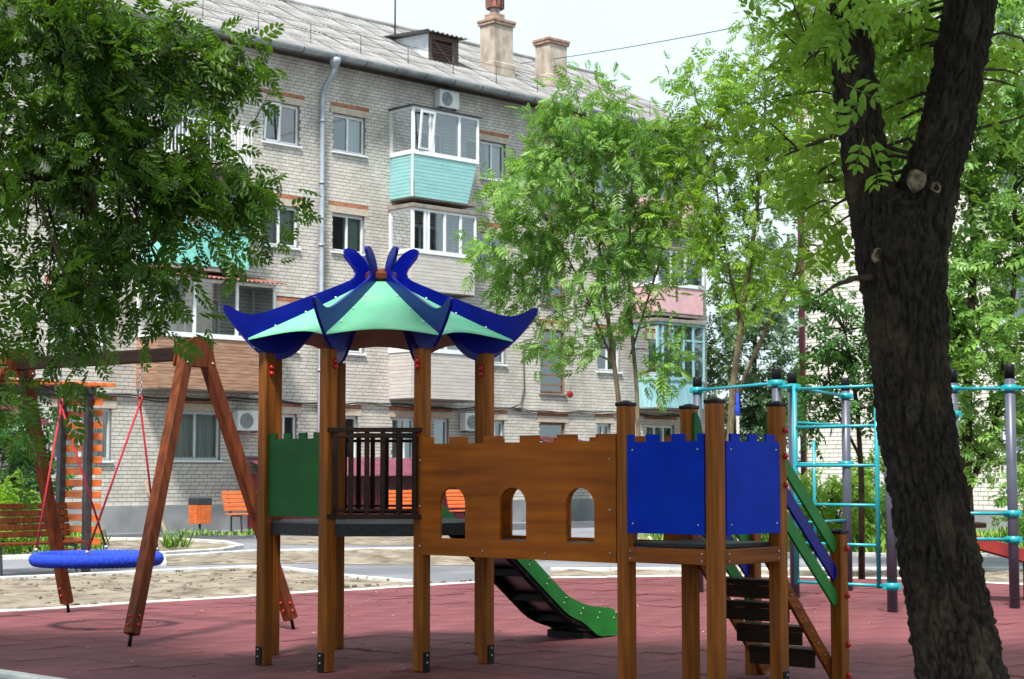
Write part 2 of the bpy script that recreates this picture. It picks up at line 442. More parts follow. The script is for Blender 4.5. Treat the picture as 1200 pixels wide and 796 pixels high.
def kerb(name, pts, w=0.1, h=0.13, top=0.03, mat='kerb'):
    """kerb of one-metre stones along a polyline"""
    root = bpy.data.objects.new(name, None); col.objects.link(root); structure(root)
    shared = {}
    for (x0, y0), (x1, y1) in zip(pts[:-1], pts[1:]):
        d = Vector((x1-x0, y1-y0)); L = d.length; n = max(1, round(L)); l = L/n; a = math.atan2(d.y, d.x)
        key = round(l, 2)
        if key not in shared:
            shared[key] = MB().cbox(-l/2+0.004, l/2-0.004, -w/2, w/2, top-h, top, 0.012).mesh('kerb_stone')
        for i in range(n):
            t = (i+0.5)/n
            put('kerb_stone', shared[key], M[mat], root, (x0+d.x*t, y0+d.y*t, random.uniform(-0.006, 0.006)), a + random.uniform(-0.006, 0.006))
    return root

PAD = [(-7.66,16.68), (-0.2,9.8), (12.0,9.8), (12.0,17.0), (6.95,23.2), (5.7,24.4), (3.12,25.2), (0.49,24.76)]
structure(obj('playground_base', MB().add([(x,y,-0.012) for x,y in PAD], [tuple(range(len(PAD)))]), M['pad']))
def clip(poly, pad):
    out = poly
    for i in range(len(pad)):
        (ax, ay), (bx, by) = pad[i], pad[(i+1) % len(pad)]
        side = lambda q: (bx-ax)*(q[1]-ay) - (by-ay)*(q[0]-ax)
        src, out = out, []
        for j in range(len(src)):
            p, q = src[j], src[(j+1) % len(src)]
            sp, sq = side(p), side(q)
            if sp >= 0: out.append(p)
            if sp*sq < 0:
                t = sp/(sp-sq); out.append((p[0]+(q[0]-p[0])*t, p[1]+(q[1]-p[1])*t))
        if len(out) < 3: return []
    return out
pad = bpy.data.objects.new('playground_surface', None); col.objects.link(pad); structure(pad)
TA = R(47.5); tu, tv = (math.cos(TA), math.sin(TA)), (-math.sin(TA), math.cos(TA))
tile_me = MB().cbox(-0.2445, 0.2445, -0.2445, 0.2445, -0.035, 0.0, 0.008).mesh('rubber_tile')
whole, cut = [], []
for i in range(-10, 75):
    for j in range(-60, 60):
        u, v = 5.0 + (i+0.5)*0.5, (j + (0.5 if i % 2 else 0.0) + 0.5)*0.5
        cx, cy = u*tu[0] + v*tv[0], u*tu[1] + v*tv[1]
        cs = [(cx + a*tu[0] + b*tv[0], cy + a*tu[1] + b*tv[1]) for a, b in ((-.2465,-.2465),(.2465,-.2465),(.2465,.2465),(-.2465,.2465))]
        cl = clip(cs, PAD)
        if len(cl) < 3: continue
        same = len(cl) == 4 and all(min(math.dist(p, q) for q in cs) < 1e-6 for p in cl)
        if same: whole.append((cx, cy))
        else: cut.append(cl)
def seen(c): return abs(c[0]) < 0.31*c[1]+0.3 and c[1] > 12.0
whole.sort(key=lambda c: (not seen(c), c[1]))
rest = MB()
for k, (cx, cy) in enumerate(whole):
    tz, ta = random.gauss(0, 0.003), TA + random.gauss(0, 0.006)
    if k < 300:
        o = put('rubber_tile', tile_me, M['rubber'], pad, (cx, cy, tz))
        o.rotation_euler = (random.gauss(0, 0.009), random.gauss(0, 0.009), ta)
    else:
        T = Matrix.Translation((cx, cy, tz)) @ Matrix.Rotation(ta, 4, 'Z') @ Matrix.Rotation(random.gauss(0, 0.005), 4, 'X')
        rest.box(-.2465, .2465, -.2465, .2465, -0.03, 0, T)
for cl in cut:
    rest.add([(x, y, -0.03) for x, y in cl] + [(x, y, 0) for x, y in cl],
             [tuple(range(len(cl), 2*len(cl)))] + [(i, (i+1) % len(cl), (i+1) % len(cl)+len(cl), i+len(cl)) for i in range(len(cl))])
structure(obj('rubber_tiles', rest, M['rubber'], pad), 'stuff')
kerb('playground_kerb', [(-9.2,15.1), (-7.66,16.68), (0.49,24.76), (3.12,25.25), (5.72,24.45), (6.98,23.25), (9.6,20.1)], 0.1, 0.14, 0.018)
kerb('near_kerb', [(-7.7,16.64), (-0.22,9.72)], 0.12, 0.14, 0.012)

S1 = [(-9.3,15.2), (-7.7,16.8), (0.45,24.9), (-1.42,23.89), (-2.52,25.4), (-3.66,27.31), (-4.19,27.56), (-5.6,26.14), (-7.34,24.66), (-12,21)]
island('sandy_bed', [(-13,19), (-9.3,15.1), (-7.7,16.74), (0.3,24.68), (-1.42,23.89), (-2.52,25.4), (-3.66,27.31), (-4.19,27.56), (-5.6,26.14), (-7.34,24.66)], M['soil'], 0.13, 0.045, -0.024, 1.7, 3.0)
kerb('path_kerb', [(-13,19), (-7.34,24.66), (-5.6,26.14), (-4.3,27.5), (-3.66,27.31), (-2.52,25.4), (-1.42,23.89)], 0.1, 0.12, 0.03)
island('sandy_bed_middle', [(-6.36,31.24), (-4.96,33.29), (-0.76,34.81), (1.9,33.4), (-0.3,28.4), (-3.94,29.3), (-5.79,28.59)], M['soil'], 0.2, 0.07, -0.024, 1.5, 9.0)
kerb('middle_kerb', [(-5.79,28.59), (-6.36,31.24), (-4.96,33.29), (-0.76,34.81), (1.9,33.4)], 0.1, 0.12, 0.03)
I3 = [(-14.5,39.3), (-7.75,38.8), (-6.3,37.4), (-5.55,35.2), (-5.7,33.6), (-6.49,31.9), (-10.5,30.0), (-14.5,30.2)]
island('planted_bed', I3, M['soil'], 0.25, 0.06, -0.024, 1.3, 5.0)
kerb('bed_kerb', [(-10.5,30.0), (-6.49,31.9), (-5.7,33.6), (-5.55,35.2), (-6.3,37.4), (-7.75,38.8), (-14.5,39.3)], 0.12, 0.14, 0.05)
island('sandy_bed_rear', [(-6.27,41.5), (-0.84,42.0), (2.0,40.3), (-0.73,36.6), (-5.0,36.9)], M['soil'], 0.25, 0.06, -0.024, 1.3, 15.0)
island('sandy_bed_right', [(0.55,24.9), (3.12,25.4), (5.75,24.6), (7.05,23.4), (11,18.5), (14,22), (8.1,27.1), (0.6,26.9)], M['soil'], 0.16, 0.06, -0.024, 1.7, 25.0)
kerb('right_kerb', [(0.6,26.9), (8.1,27.1), (14,22)], 0.1, 0.12, 0.03)
island('lawn', [(2.6,31.9), (16,31.5), (22,60), (2.0,75), (10.5,52), (3.2,44)], M['lawn'], 0.6, 0.1, -0.024, 0.7, 35.0)
kerb('lawn_kerb', [(3.2,40), (2.6,31.9), (16,31.5)], 0.1, 0.12, 0.04)
structure(obj('pavement', MB().add([(-20,27.8,GZ+.004),(-12,34.5,GZ+.004),(8,54.5,GZ+.004),(5,57,GZ+.004),(-24,30,GZ+.004)], [(0,1,2,3,4)]), M['asphalt_new']))

# grass and weeds growing in the planted bed and on the lawn
def tufts(name, label, poly, n, h, seed, z=0.02, blades=9, mat='grass'):
    r = np.random.default_rng(seed)
    p = np.array(poly); V, F = [], []
    while len(V) < n*blades:
        x, y = r.uniform(p[:,0].min(), p[:,0].max()), r.uniform(p[:,1].min(), p[:,1].max())
        if not inside(poly, np.array([x]), np.array([y]))[0]: continue
        dens = mnoise.noise(Vector((x*0.5, y*0.5, seed)))
        if dens < -0.12: continue
        hh = h*r.uniform(0.5, 1.2)*(1+dens)
        for k in range(blades):
            a, ln = r.uniform(0, 6.28), hh*r.uniform(0.6, 1.1)
            bx, by = x+r.normal(0, 0.07), y+r.normal(0, 0.07)
            dx, dy = math.cos(a), math.sin(a); w = 0.014+0.012*h; lean = r.uniform(0.1, 0.7)
            V.append([(bx-dy*w, by+dx*w, z), (bx+dy*w, by-dx*w, z), (bx+dx*ln*lean+dy*w*1.3, by+dy*ln*lean-dx*w*1.3, z+ln*0.65), (bx+dx*ln*lean*1.6, by+dy*ln*lean*1.6, z+ln)])
    V = np.array(V).reshape(-1, 3); F = np.arange(len(V)).reshape(-1, 4)
    o = structure(put(name, npmesh(name, V, F), M[mat]), 'stuff')
    o['label'] = label; o['category'] = 'grass'
    return o
tufts('weeds', 'bright green weeds growing in the bed behind the swing', [(-14.3,39), (-9.6,38.8), (-8.6,36.0), (-7.7,32.0), (-7.9,31.4), (-10.5,30.4), (-14.3,30.4)], 1300, 0.28, 4, blades=8)
tufts('flower_clump', 'single clump of tall green blades at the bed edge beside the swing leg', [(-7.1,34.2), (-6.5,34.2), (-6.5,34.9), (-7.1,34.9)], 10, 0.3, 14, blades=7)
tufts('lawn_grass', 'patchy grass beyond the climbing frame', [(2.8,32.1), (15,31.8), (19,44), (3.4,43.5)], 2200, 0.28, 5, blades=7)
tufts('sparse_grass', 'thin grass tufts by the litter bin and benches', [(-8.4,41.6), (-6.3,40.6), (-1,40.6), (-1,41.8), (-6,43)], 45, 0.13, 6)

# clods lying on the sandy bed
V, F = MB(), None
for k in range(520):
    while True:
        x, y = random.uniform(-9.5, 0.2), random.uniform(16, 27.3)
        if inside(S1, np.array([x]), np.array([y]))[0]: break
    r_ = abs(random.gauss(0, 0.016)) + 0.008
    V.ball((x, y, 0.012), r_, 5, 3, random.uniform(.7,1.8), random.uniform(.7,1.8), random.uniform(.3,.7))
o = structure(obj('soil_clods', V, M['soil']), 'stuff'); o['label'] = 'small clods of dry earth on the sandy bed'; o['category'] = 'clods'

# fallen leaflets and crumbs on the rubber
m = MB(); r0_ = random.Random(5)
for k in range(150):
    x, y = r0_.uniform(-4.5, 5), r0_.uniform(12.2, 22)
    a_, l_ = r0_.uniform(0, 6.28), r0_.uniform(.012, .04)
    w_ = l_*r0_.uniform(.3, .5); ca, sa = math.cos(a_), math.sin(a_)
    m.add([(x-ca*l_, y-sa*l_, .006), (x+sa*w_, y-ca*w_, .012), (x+ca*l_, y+sa*l_, .007), (x-sa*w_, y+ca*w_, .014)], [(0,1,2,3)])
o = structure(obj('fallen_leaves', m, M['litter']), 'stuff'); o['label'] = 'tiny dry leaves and crumbs scattered on the rubber'; o['category'] = 'leaves'

# ------------------------------------------------------------------ play structure
PS = thing('play_structure', 'wooden play tower with blue and mint pagoda roof, bridge, stairs and green slide', 'play structure', (-1.10, 13.98, 0), R(48.3))
OR, HE = 0.945, 0.945*math.sin(R(22.5))
AP = OR*math.cos(R(22.5))
PW = 0.1
def post(x, y, z1, name='post', cap=False, anchor=None, bolts=(), wood='wood_v'):
    o = obj(name, MB().cbox(-PW/2, PW/2, -PW/2, PW/2, 0.0, z1, 0.009), M[wood], PS, (x, y, 0))
    if cap:
        c = MB().cbox(-PW/2-.006, PW/2+.006, -PW/2-.006, PW/2+.006, z1-0.012, z1+0.016, 0.007)
        c.ball((0, 0, z1+0.008), 0.052, 10, 6, 1, 1, 0.42)
        obj('post_cap', c, M['black'], o)
    if anchor:
        dx, dy = anchor
        b = MB().cbox(-.034, .034, -.004, .004, 0.0, 0.15, 0.002, Matrix.Translation((dx*(PW/2+.005), dy*(PW/2+.005), 0)) @ Matrix.Rotation(0 if dx == 0 else R(90), 4, 'Z'))
        obj('anchor_plate', b, M['black'], o)
        s_ = MB()
        for zz in (0.07, 0.125): s_.ball((dx*(PW/2+.012), dy*(PW/2+.012), zz), 0.009, 6, 4)
        obj('anchor_bolts', s_, M['steel'], o)
    for bx, by, bz in bolts:
        obj('bolt_cap', MB().ball((bx, by, bz), 0.021, 10, 6), M['red'], o)
    return o
octo = [(OR*math.cos(R(22.5+45*k)), OR*math.sin(R(22.5+45*k))) for k in range(8)]
hb = PW/2 + 0.008
for k, (x, y) in enumerate(octo):
    ang = 22.5+45*k
    bolts = []
    if ang == 247.5: bolts = [(-hb, 0.0, 2.36), (-hb, 0.0, 2.32), (-hb, 0.005, 1.79), (-hb, 0.005, 1.22)]
    if ang == 202.5: bolts = [(0.02, -hb, 2.36), (0.02, -hb, 2.32), (0.03, -hb, 1.79), (0.03, -hb, 1.22)]
    if ang == 292.5: bolts = [(-hb, 0, 2.34), (-hb, 0, 2.29)]
    if ang == 157.5: bolts = [(0.0, -hb, 2.34), (0.0, -hb, 2.29)]
    anchor = {247.5: (0,-1), 292.5: (0,-1), 202.5: (-1,0), 157.5: (-1,0), 22.5: (1,0), 337.5: (1,0), 67.5: (0,1), 112.5: (0,1)}[ang]
    post(x, y, 2.46, anchor=anchor, bolts=bolts)
# octagonal deck
din = AP - 0.01
o8 = [((din)/math.cos(R(22.5))*math.cos(R(22.5+45*k)), din/math.cos(R(22.5))*math.sin(R(22.5+45*k))) for k in range(8)]
dk = MB(); dk.add([(x,y,1.02) for x,y in o8]+[(x,y,1.115) for x,y in o8], [tuple(range(7,-1,-1)), tuple(range(8,16))]+[(i,(i+1)%8,(i+1)%8+8,i+8) for i in range(8)])
obj('deck', dk, M['deck'], PS)
def edge_frame(k, inset=0.0):
    """frame on octagon edge whose outward normal is at 45*k degrees: x along edge, y inward"""
    a = R(45*k)
    nx, ny = math.cos(a), math.sin(a)
    return Matrix(((-ny, -nx, 0, nx*(AP-inset)), (nx, -ny, 0, ny*(AP-inset)), (0, 0, 1, 0), (0,0,0,1)))
def crenel(x0, x1, z0, zt, n, depth, start_high=True, half_ends=False):
    """board outline with n merlons along the top"""
    pts = [(x0, z0), (x1, z0)]
    top = []
    if half_ends == 'half':      # half merlon, notch, merlon, notch ... half merlon
        units = 2*(n-1); u = (x1-x0)/units; x = x0; xs = []
        segs = [(0.5, 1)] + [(1, 0), (1, 1)]*(n-2) + [(1, 0), (0.5, 1)]
    elif start_high:
        segs = [(1, 1)] + [(1, 0), (1, 1)]*(n-1)
    else:
        segs = [(0.5, 0)] + [(1, 1), (1, 0)]*(n-1) + [(1, 1), (0.5, 0)]
    tot = sum(s_[0] for s_ in segs); x = x0
    for w, hi in segs:
        z = zt if hi else zt-depth
        xe = x + w*(x1-x0)/tot
        top += [(x, z), (xe, z)]; x = xe
    return pts + top[::-1]
def screws(parent, pts, Mx, off=-0.012):
    m = MB()
    for x, z in pts:
        q = Mx @ Vector((x, off, z)); m.ball(q, 0.0085, 6, 4)
    return obj('screws', m, M['steel'], parent)
# green boards on the left of the pagoda, railing at the front and the rear
for k, nm in ((4, 'green'), (3, 'green'), (7, 'green')):
    Mx = edge_frame(k, 0.0)
    b = obj('castle_board', MB().prism(crenel(-HE+.055, HE-.055, 1.165, 1.815, 4, 0.045), Mx, -0.02, 0.0), M['green'], PS)
    b['label'] = 'dark green board with notched top'
def railing(k):
    Mx = edge_frame(k, -0.052)
    r_ = obj('railing', MB().cbox(-HE+.0, HE-.0, -.018, .018, 1.815, 1.85, .004, Mx), M['dark_wood'], PS); r_['label'] = 'dark brown railing with upright bars'
    obj('rail', MB().cbox(-HE+.0, HE-.0, -.018, .018, 1.155, 1.19, .004, Mx), M['dark_wood'], r_)
    obj('rail', MB().cbox(-HE+.05, HE-.05, -.015, .015, 1.77, 1.795, .004, Mx), M['dark_wood'], r_)
    obj('rail', MB().cbox(-HE+.05, HE-.05, -.015, .015, 1.21, 1.23, .004, Mx), M['dark_wood'], r_)
    n = 6
    for i in range(n):
        x = -HE+.06 + (2*HE-.12)*i/(n-1)
        obj('bar', MB().cbox(x-.02, x+.02, -.013, .013, 1.19, 1.815, .004, Mx), M['dark_wood'], r_)
railing(5); railing(1)

# bridge between the pagoda and the square tower
SD = 0.745
XL, YL = -HE, -2.85
arch_w, arch_z0, arch_z1 = 0.26, 1.015, 1.40
def castle_wall(xp, name_side):
    """notched plywood wall with three arched windows, standing along the bridge"""
    y0, y1 = YL+0.052, -AP*1.0+0.02
    L = y1-y0
    t0, t1 = (xp-0.05, xp-0.028) if name_side < 0 else (xp+0.028, xp+0.05)
    z0, zt, nd = 0.885, 1.775, 0.05
    Mx = Matrix(((0,1,0,0),(1,0,0,y0),(0,0,1,0),(0,0,0,1)))   # local x -> y, local y -> x
    segs, n = [], 6
    u = L/(2*n-1)
    top = []
    for i in range(2*n-1):
        z = zt if i % 2 == 0 else zt-nd
        top += [(i*u, z), ((i+1)*u, z)]
    cs = [L*0.165, L*0.49, L*0.80]
    # front and back faces as strips between the arches, with real openings
    def face(t, flip):
        V, F = [], []
        def quad(pts):
            b = len(V); V.extend(pts); F.append(tuple(range(b, b+len(pts))))
        xs = sorted(set([0, L] + [p[0] for p in top]))
        return V, F
    m = MB()
    archs = []
    NA = 12
    for c in cs:
        a = [(c-arch_w/2, arch_z0), (c-arch_w/2, arch_z1-arch_w/2)]
        a += [(c-arch_w/2*math.cos(math.pi*i/NA), arch_z1-arch_w/2+arch_w/2*math.sin(math.pi*i/NA)) for i in range(1, NA)]
        a += [(c+arch_w/2, arch_z1-arch_w/2), (c+arch_w/2, arch_z0)]
        archs.append(a)
    zm = arch_z1+0.03
    # band above the arches (with notches)
    body = [(0, zm), (L, zm)] + top[::-1]
    polys = [body]
    polys.append([(0, z0), (L, z0), (L, arch_z0), (0, arch_z0)])
    xl = 0.0
    for c, a in zip(cs, archs):
        polys.append([(xl, arch_z0), (a[0][0], arch_z0), (a[0][0], zm), (xl, zm)])
        for i in range(1, len(a)-2):
            p, q = a[i], a[i+1]
            polys.append([p, q, (q[0], zm), (p[0], zm)])
        xl = a[-1][0]
    polys.append([(xl, arch_z0), (L, arch_z0), (L, zm), (xl, zm)])
    for pl in polys:
        for t, fl in ((t0, False), (t1, True)):
            vs_ = [Mx @ Vector((x, t, z)) for x, z in pl]
            m.add(vs_, [tuple(range(len(pl)))[::-1] if fl else tuple(range(len(pl)))])
    def rim(loop, closed=True):
        n_ = len(loop)
        for i in range(n_ if closed else n_-1):
            p, q = loop[i], loop[(i+1) % n_]
            m.add([Mx @ Vector((p[0],t0,p[1])), Mx @ Vector((q[0],t0,q[1])), Mx @ Vector((q[0],t1,q[1])), Mx @ Vector((p[0],t1,p[1]))], [(0,1,2,3)])
    rim([(0, z0), (L, z0)] + top[::-1])
    for a in archs: rim(a)
    w = obj('castle_wall', m, M['ply'], PS); w['label'] = 'orange brown notched bridge wall with three arched windows'
    if name_side < 0:
        sc = MB()
        for x, z in ((0.05,0.95),(0.05,1.25),(0.05,1.6),(L-.05,0.95),(L-.05,1.25),(L-.05,1.6),(L*.33,0.93),(L*.64,0.93)):
            sc.ball((t0-0.003, y0+x, z), 0.009, 6, 4)
        obj('screws', sc, M['steel'], w)
        # pale cut edges of the plywood windows
castle_wall(-HE, -1); castle_wall(HE, 1)
n = 14
for i in range(n):
    y = YL + (AP*-1 - YL)*(i+0.5)/n
    l = (-AP-YL)/n
    obj('bridge_board', MB().cbox(-HE+.03, HE-.03, y-l/2+.004, y+l/2-.004, 0.955, 0.99, .004), M['deck'], PS)
# square tower
hN = PW/2+0.008
for (x, y, bl, an) in ((XL, YL, (), (0,1)), (XL, YL-SD, (), (-1,0)), (XL+SD, YL, [], (1,0)),
                   (XL+SD, YL-SD, [(0.02,-hN,1.80),(0.02,-hN,1.62),(0.02,-hN,1.42)], (0,-1))):
    post(x, y, 1.975, cap=True, anchor=an, bolts=bl)
tb = MB()
obj('deck_board', MB().cbox(XL+.03, XL+SD-.03, YL-SD+.03, YL-.03, 1.0, 1.03, .005), M['deck'], PS)
for nm, a in (('rim_board', (XL-.05, XL-.025, YL-SD+.05, YL-.05)), ('rim_board', (XL+.05, XL+SD-.05, YL-SD-.05, YL-SD-.025)),
              ('rim_board', (XL+SD+.025, XL+SD+.05, YL-SD+.05, YL-.05))):
    r_ = obj('rim_board', MB().cbox(*a, 0.895, 1.0, .005), M['wood_h'], PS)
sc = MB()
for zz in (0.92, 0.97):
    for yy in (YL-SD+.075, YL-.075): sc.ball((XL-.053, yy, zz), 0.008, 6, 4)
    for xx in (XL+.075, XL+SD-.075): sc.ball((xx, YL-SD-.053, zz), 0.008, 6, 4)
obj('screws', sc, M['steel'], r_)
# blue boards
Mx = Matrix(((0,1,0,XL-.05),(-1,0,0,YL),(0,0,1,0),(0,0,0,1)))
b = obj('castle_board', MB().prism(crenel(0.052, SD-.052, 1.095, 1.765, 4, 0.05, half_ends='half'), Mx, -.004, .014), M['blue'], PS)
b['label'] = 'bright blue board with notched top'
screws(b, [(.1,1.16),(SD-.1,1.16),(.1,1.66),(SD-.1,1.66)], Mx, -.006)
Mx = Matrix(((1,0,0,XL),(0,1,0,YL-SD-.05),(0,0,1,0),(0,0,0,1)))
b = obj('castle_board', MB().prism(crenel(0.052, SD-.052, 1.095, 1.765, 3, 0.05, False), Mx, -.004, .014), M['blue'], PS)
b['label'] = 'blue board with notched top facing the stairs side'
screws(b, [(.1,1.16),(SD-.1,1.16),(.1,1.66),(SD-.1,1.66)], Mx, -.006)
# stairs
XS, RUN = XL+SD, 0.80
for y, bolts in ((YL, ()), (YL-SD, [(0.02,-hN,0.96),(0.02,-hN,0.62),(0.02,-hN,0.27),(0.02,-hN,0.05)])):
    post(XS+RUN, y, 1.075, name='stair_post', cap=True, bolts=bolts)
for y in (YL-.075, YL-SD+.075):
    s_ = obj('stringer', MB().beam((XS+.03, y, 0.88), (XS+RUN+.02, y, 0.06), 0.03, 0.10, .004, over=0.06), M['wood_h'], PS)
    sc = MB()
    if y < YL-.3:
        for i in range(9):
            t = 0.06+0.11*i
            sc.ball((XS+.03+(RUN-.01)*t, y-.019, 0.88-.82*t), 0.007, 6, 4)
        obj('screws', sc, M['steel'], s_)
for i in range(4):
    t = (i+0.82)/4.75
    x, z = XS+.06+RUN*t*0.98, 0.86-0.82*t+0.015
    obj('tread', MB().cbox(x-.085, x+.085, YL-SD+.0905, YL-.0905, z-.02, z+.02, .005), M['dark_wood'], PS)
    obj('riser', MB().cbox(x-.09, x-.07, YL-SD+.095, YL-.095, z-.11, z-.021, .004), M['dark_wood'], PS)
for y in (YL+.0, YL-SD-.0):
    yy = y
    for dz, mt in ((0.0, 'slide_green'), (-.20, 'navy'), (-.38, 'slide_green')):
        h_ = obj('handrail_board', MB().beam((XS+.05, yy, 1.66+dz-.06), (XS+RUN-.05, yy, 0.96+dz), 0.022, 0.10, .004), M[mt], PS)
for x, y in ((XS-.02, YL-.062), (XS-.02, YL-SD+.062)):
    g = MB().prism([(0,1.5),(.1,1.5),(.11,1.7),(.06,1.88),(.02,1.94),(-.01,1.93),(-.015,1.8)], Matrix.Translation((x, y, 0)), -.011, .011)
    obj('grip_board', g, M['green'], PS)
# slide
SL = 1.98
W2 = 0.245
def slide_z(t):       # bed height along the run, t 0..1
    if t < 0.08: return 1.09
    if t < 0.62:
        u = (t-.08)/.54; return 1.09 - u*0.80
    u = (t-.62)/.38
    return 0.29 - 0.145*(1-(1-min(1, u*1.15))**2.2)
prof = [(AP + SL*t, slide_z(t)) for t in np.linspace(0, 1, 26)]
def side_poly():
    up, dn = [], []
    for i, (x, z) in enumerate(prof):
        t = i/25
        hgt = 0.13 if t < .92 else 0.13 - .08*((t-.92)/.08)**2
        up.append((x, z+hgt)); dn.append((x, z-0.035 if t < .74 else max(.015, z - 0.035 - 0.14*((t-.74)/.16))))
    return dn + up[::-1]
for y in (-W2, W2):
    sd = obj('slide_side', MB().prism(side_poly(), Matrix.Translation((0, y, 0)), -.011, .011), M['slide_green'], PS)
    if y < 0:
        sc = MB()
        for i in range(3, 25, 3):
            x, z = prof[i]; sc.ball((x, y-.014, z+.03), 0.009, 6, 4); sc.ball((x+.03, y-.014, z+.075), 0.009, 6, 4)
        obj('screws', sc, M['steel'], sd)
bed = MB()
for i in range(25):
    (x0, z0), (x1, z1) = prof[i], prof[i+1]
    bed.add([(x0,-W2+.012,z0),(x1,-W2+.012,z1),(x1,W2-.012,z1),(x0,W2-.012,z0),(x0,-W2+.012,z0-.006),(x1,-W2+.012,z1-.006),(x1,W2-.012,z1-.006),(x0,W2-.012,z0-.006)], [(0,1,2,3),(7,6,5,4)], True)
obj('slide_bed', bed, M['bed_steel'], PS)
for i in (5, 9, 13, 17, 21):
    x, z = prof[i]
    obj('slide_bearer', MB().cbox(x-.03, x+.03, -W2+.0, W2-.0, z-.075, z-.012, .004), M['black'], PS)
for y in (-W2+.03, W2-.03):
    pts = [(x, y, z-.062) for x, z in prof[1:22]]
    obj('slide_rail', MB().tube(pts, 0.03, 6), M['black'], PS)
fx = AP+SL-.16
obj('slide_foot', MB().cbox(fx-.32, fx+.1, -W2+.03, W2-.03, 0.0, 0.07, .01), M['black'], PS)

# pagoda roof
roof = obj('pagoda_roof', MB().lathe([(.10,3.06),(.15,3.09),(.15,3.13),(.10,3.17),(.03,3.18)], 8, Matrix.Rotation(R(22.5), 4, 'Z'), False), M['swing_wood'], PS)
roof.location = (.013, -.015, 0); roof.rotation_euler = (0, 0, R(1.9))
roof['label'] = 'eight-sided pagoda roof of mint panels between upturned blue fins'
fin = [(1.35,2.80),(1.345,2.815),(1.325,2.822),(1.29,2.812),(1.24,2.785),(1.19,2.765),(1.12,2.757),(1.03,2.772),(.92,2.81),(.81,2.853),(.68,2.905),(.55,2.955),(.43,3.005),(.335,3.045),(.27,3.075),(.235,3.105),(.225,3.14),(.245,3.185),(.285,3.235),(.322,3.28),(.332,3.305),(.322,3.325),(.295,3.335),(.255,3.328),(.21,3.305),(.165,3.265),(.13,3.22),(.105,3.17),(.09,3.1),(.09,2.98),
       (.2,2.93),(.4,2.82),(.56,2.70),(.66,2.60),(.74,2.52),(.80,2.475),(.87,2.452),(.95,2.45),(1.03,2.468),(1.10,2.51),(1.17,2.57),(1.24,2.64),(1.30,2.71),(1.335,2.76)]
cen = (0.62, 2.75)
for k in range(8):
    a = R(22.5+45*k)
    Mx = Matrix(((math.cos(a), -math.sin(a), 0, 0), (math.sin(a), math.cos(a), 0, 0), (0,0,1,0), (0,0,0,1)))
    obj('ridge_fin', MB().prism(fin, Mx, -.013, .013), M['navy'], roof)
    a0, a1 = R(22.5+45*k), R(67.5+45*k)
    am = (a0+a1)/2
    def pt(r, z, t):       # t -1..1 across the panel
        p0 = Vector((r*math.cos(a0), r*math.sin(a0), z)); p1 = Vector((r*math.cos(a1), r*math.sin(a1), z))
        return p0.lerp(p1, (t+1)/2)
    NS, NR = 14, 8
    top, bot = MB(), MB()
    V, F = [], []
    for j in range(NR+1):
        for i in range(NS+1):
            t = -1+2*i/NS
            r1, z1 = 1.15-0.13*(1-t*t), 2.565+0.055*(1-t*t)     # arched lower edge
            s_ = j/NR
            r, z = 0.11+(r1-.11)*s_, 3.075+(z1-3.075)*s_
            z -= 0.012*math.sin(math.pi*s_)                   # slight sag
            V.append(pt(r, z, t*0.985))
    n0 = len(V)
    V2 = [v - Vector((0,0,0.016)) for v in V]
    ix = lambda j, i: j*(NS+1)+i
    F = [(ix(j,i), ix(j+1,i), ix(j+1,i+1), ix(j,i+1)) for j in range(NR) for i in range(NS)]
    edge = [(ix(NR,i), n0+ix(NR,i), n0+ix(NR,i+1), ix(NR,i+1)) for i in range(NS)]
    top.add(V+V2, F+edge, True)
    p_ = obj('roof_panel', top, M['mint'], roof)
    bot.add(V2, [f[::-1] for f in F], True)
    obj('panel_lining', bot, M['mint_back'], roof)
    if k in (4, 5, 3, 2):
        sc = MB()
        for s_, t in ((.3,-.86),(.55,-.92),(.8,-.94),(.3,.86),(.55,.92),(.8,.94)):
            r = .11+(1.15-.11)*s_; z = 3.075+(2.565-3.075)*s_-.012*math.sin(math.pi*s_)+.01
            q = pt(r, z, t*.93); sc.ball(q, 0.009, 6, 4)
        obj('panel_screws', sc, M['acwhite'], roof)

# ------------------------------------------------------------------ swing
SW = thing('swing_frame', 'red brown wooden swing frame of two leaning A shaped supports', 'swing', (-4.07, 16.85, 0), R(-37.3))
for sx in (-1, 1):
    for sy in (-1, 1):
        foot, apex = Vector((sx*1.69, sy*0.98, 0.10)), Vector((sx*1.36, sy*0.085, 2.70))
        lg = obj('leg', MB().beam(foot, apex, 0.11, 0.11, .008, up=(1,0,0)), M['swing_wood'], SW)
        d = (apex-foot).normalized()
        obj('foot_rod', MB().tube([foot + Vector((0,0,.03)), (foot.x + sx*.008, foot.y+sy*.03, 0.0)], 0.017, 8), M['black'], lg)
        bl = MB()
        for t in (0.09, 0.17):
            q = foot + d*t + Vector((sx*0.06, 0, 0)); bl.ball(q, 0.014, 8, 5)
            q = foot + d*t + Vector((0, sy*-0.0-0.06, 0)); bl.ball(q, 0.014, 8, 5)
        obj('foot_bolts', bl, M['red'], lg)
    for side in (-1, 1):
        x0 = sx*1.36 + side*0.066
        pl = [(-.19,2.50),(.19,2.50),(.205,2.52),(.15,2.73),(.06,2.78),(-.06,2.78),(-.15,2.73),(-.205,2.52)]
        Mx = Matrix(((0,1,0,x0+ (2.64-2.64)), (1,0,0,0), (0,0,1,0), (0,0,0,1)))
        g = obj('gusset_plate', MB().prism(pl, Mx, -.008, .008), M['swing_wood'], SW)
        sc = MB()
        for y in (-.16, .16): sc.ball((x0+side*.012, y, 2.535), 0.012, 8, 5)
        obj('bolts', sc, M['steel'], g)
obj('cross_beam', MB().beam((-1.33,0,2.63), (1.33,0,2.63), 0.09, 0.13, .008), M['dark_wood'], SW)
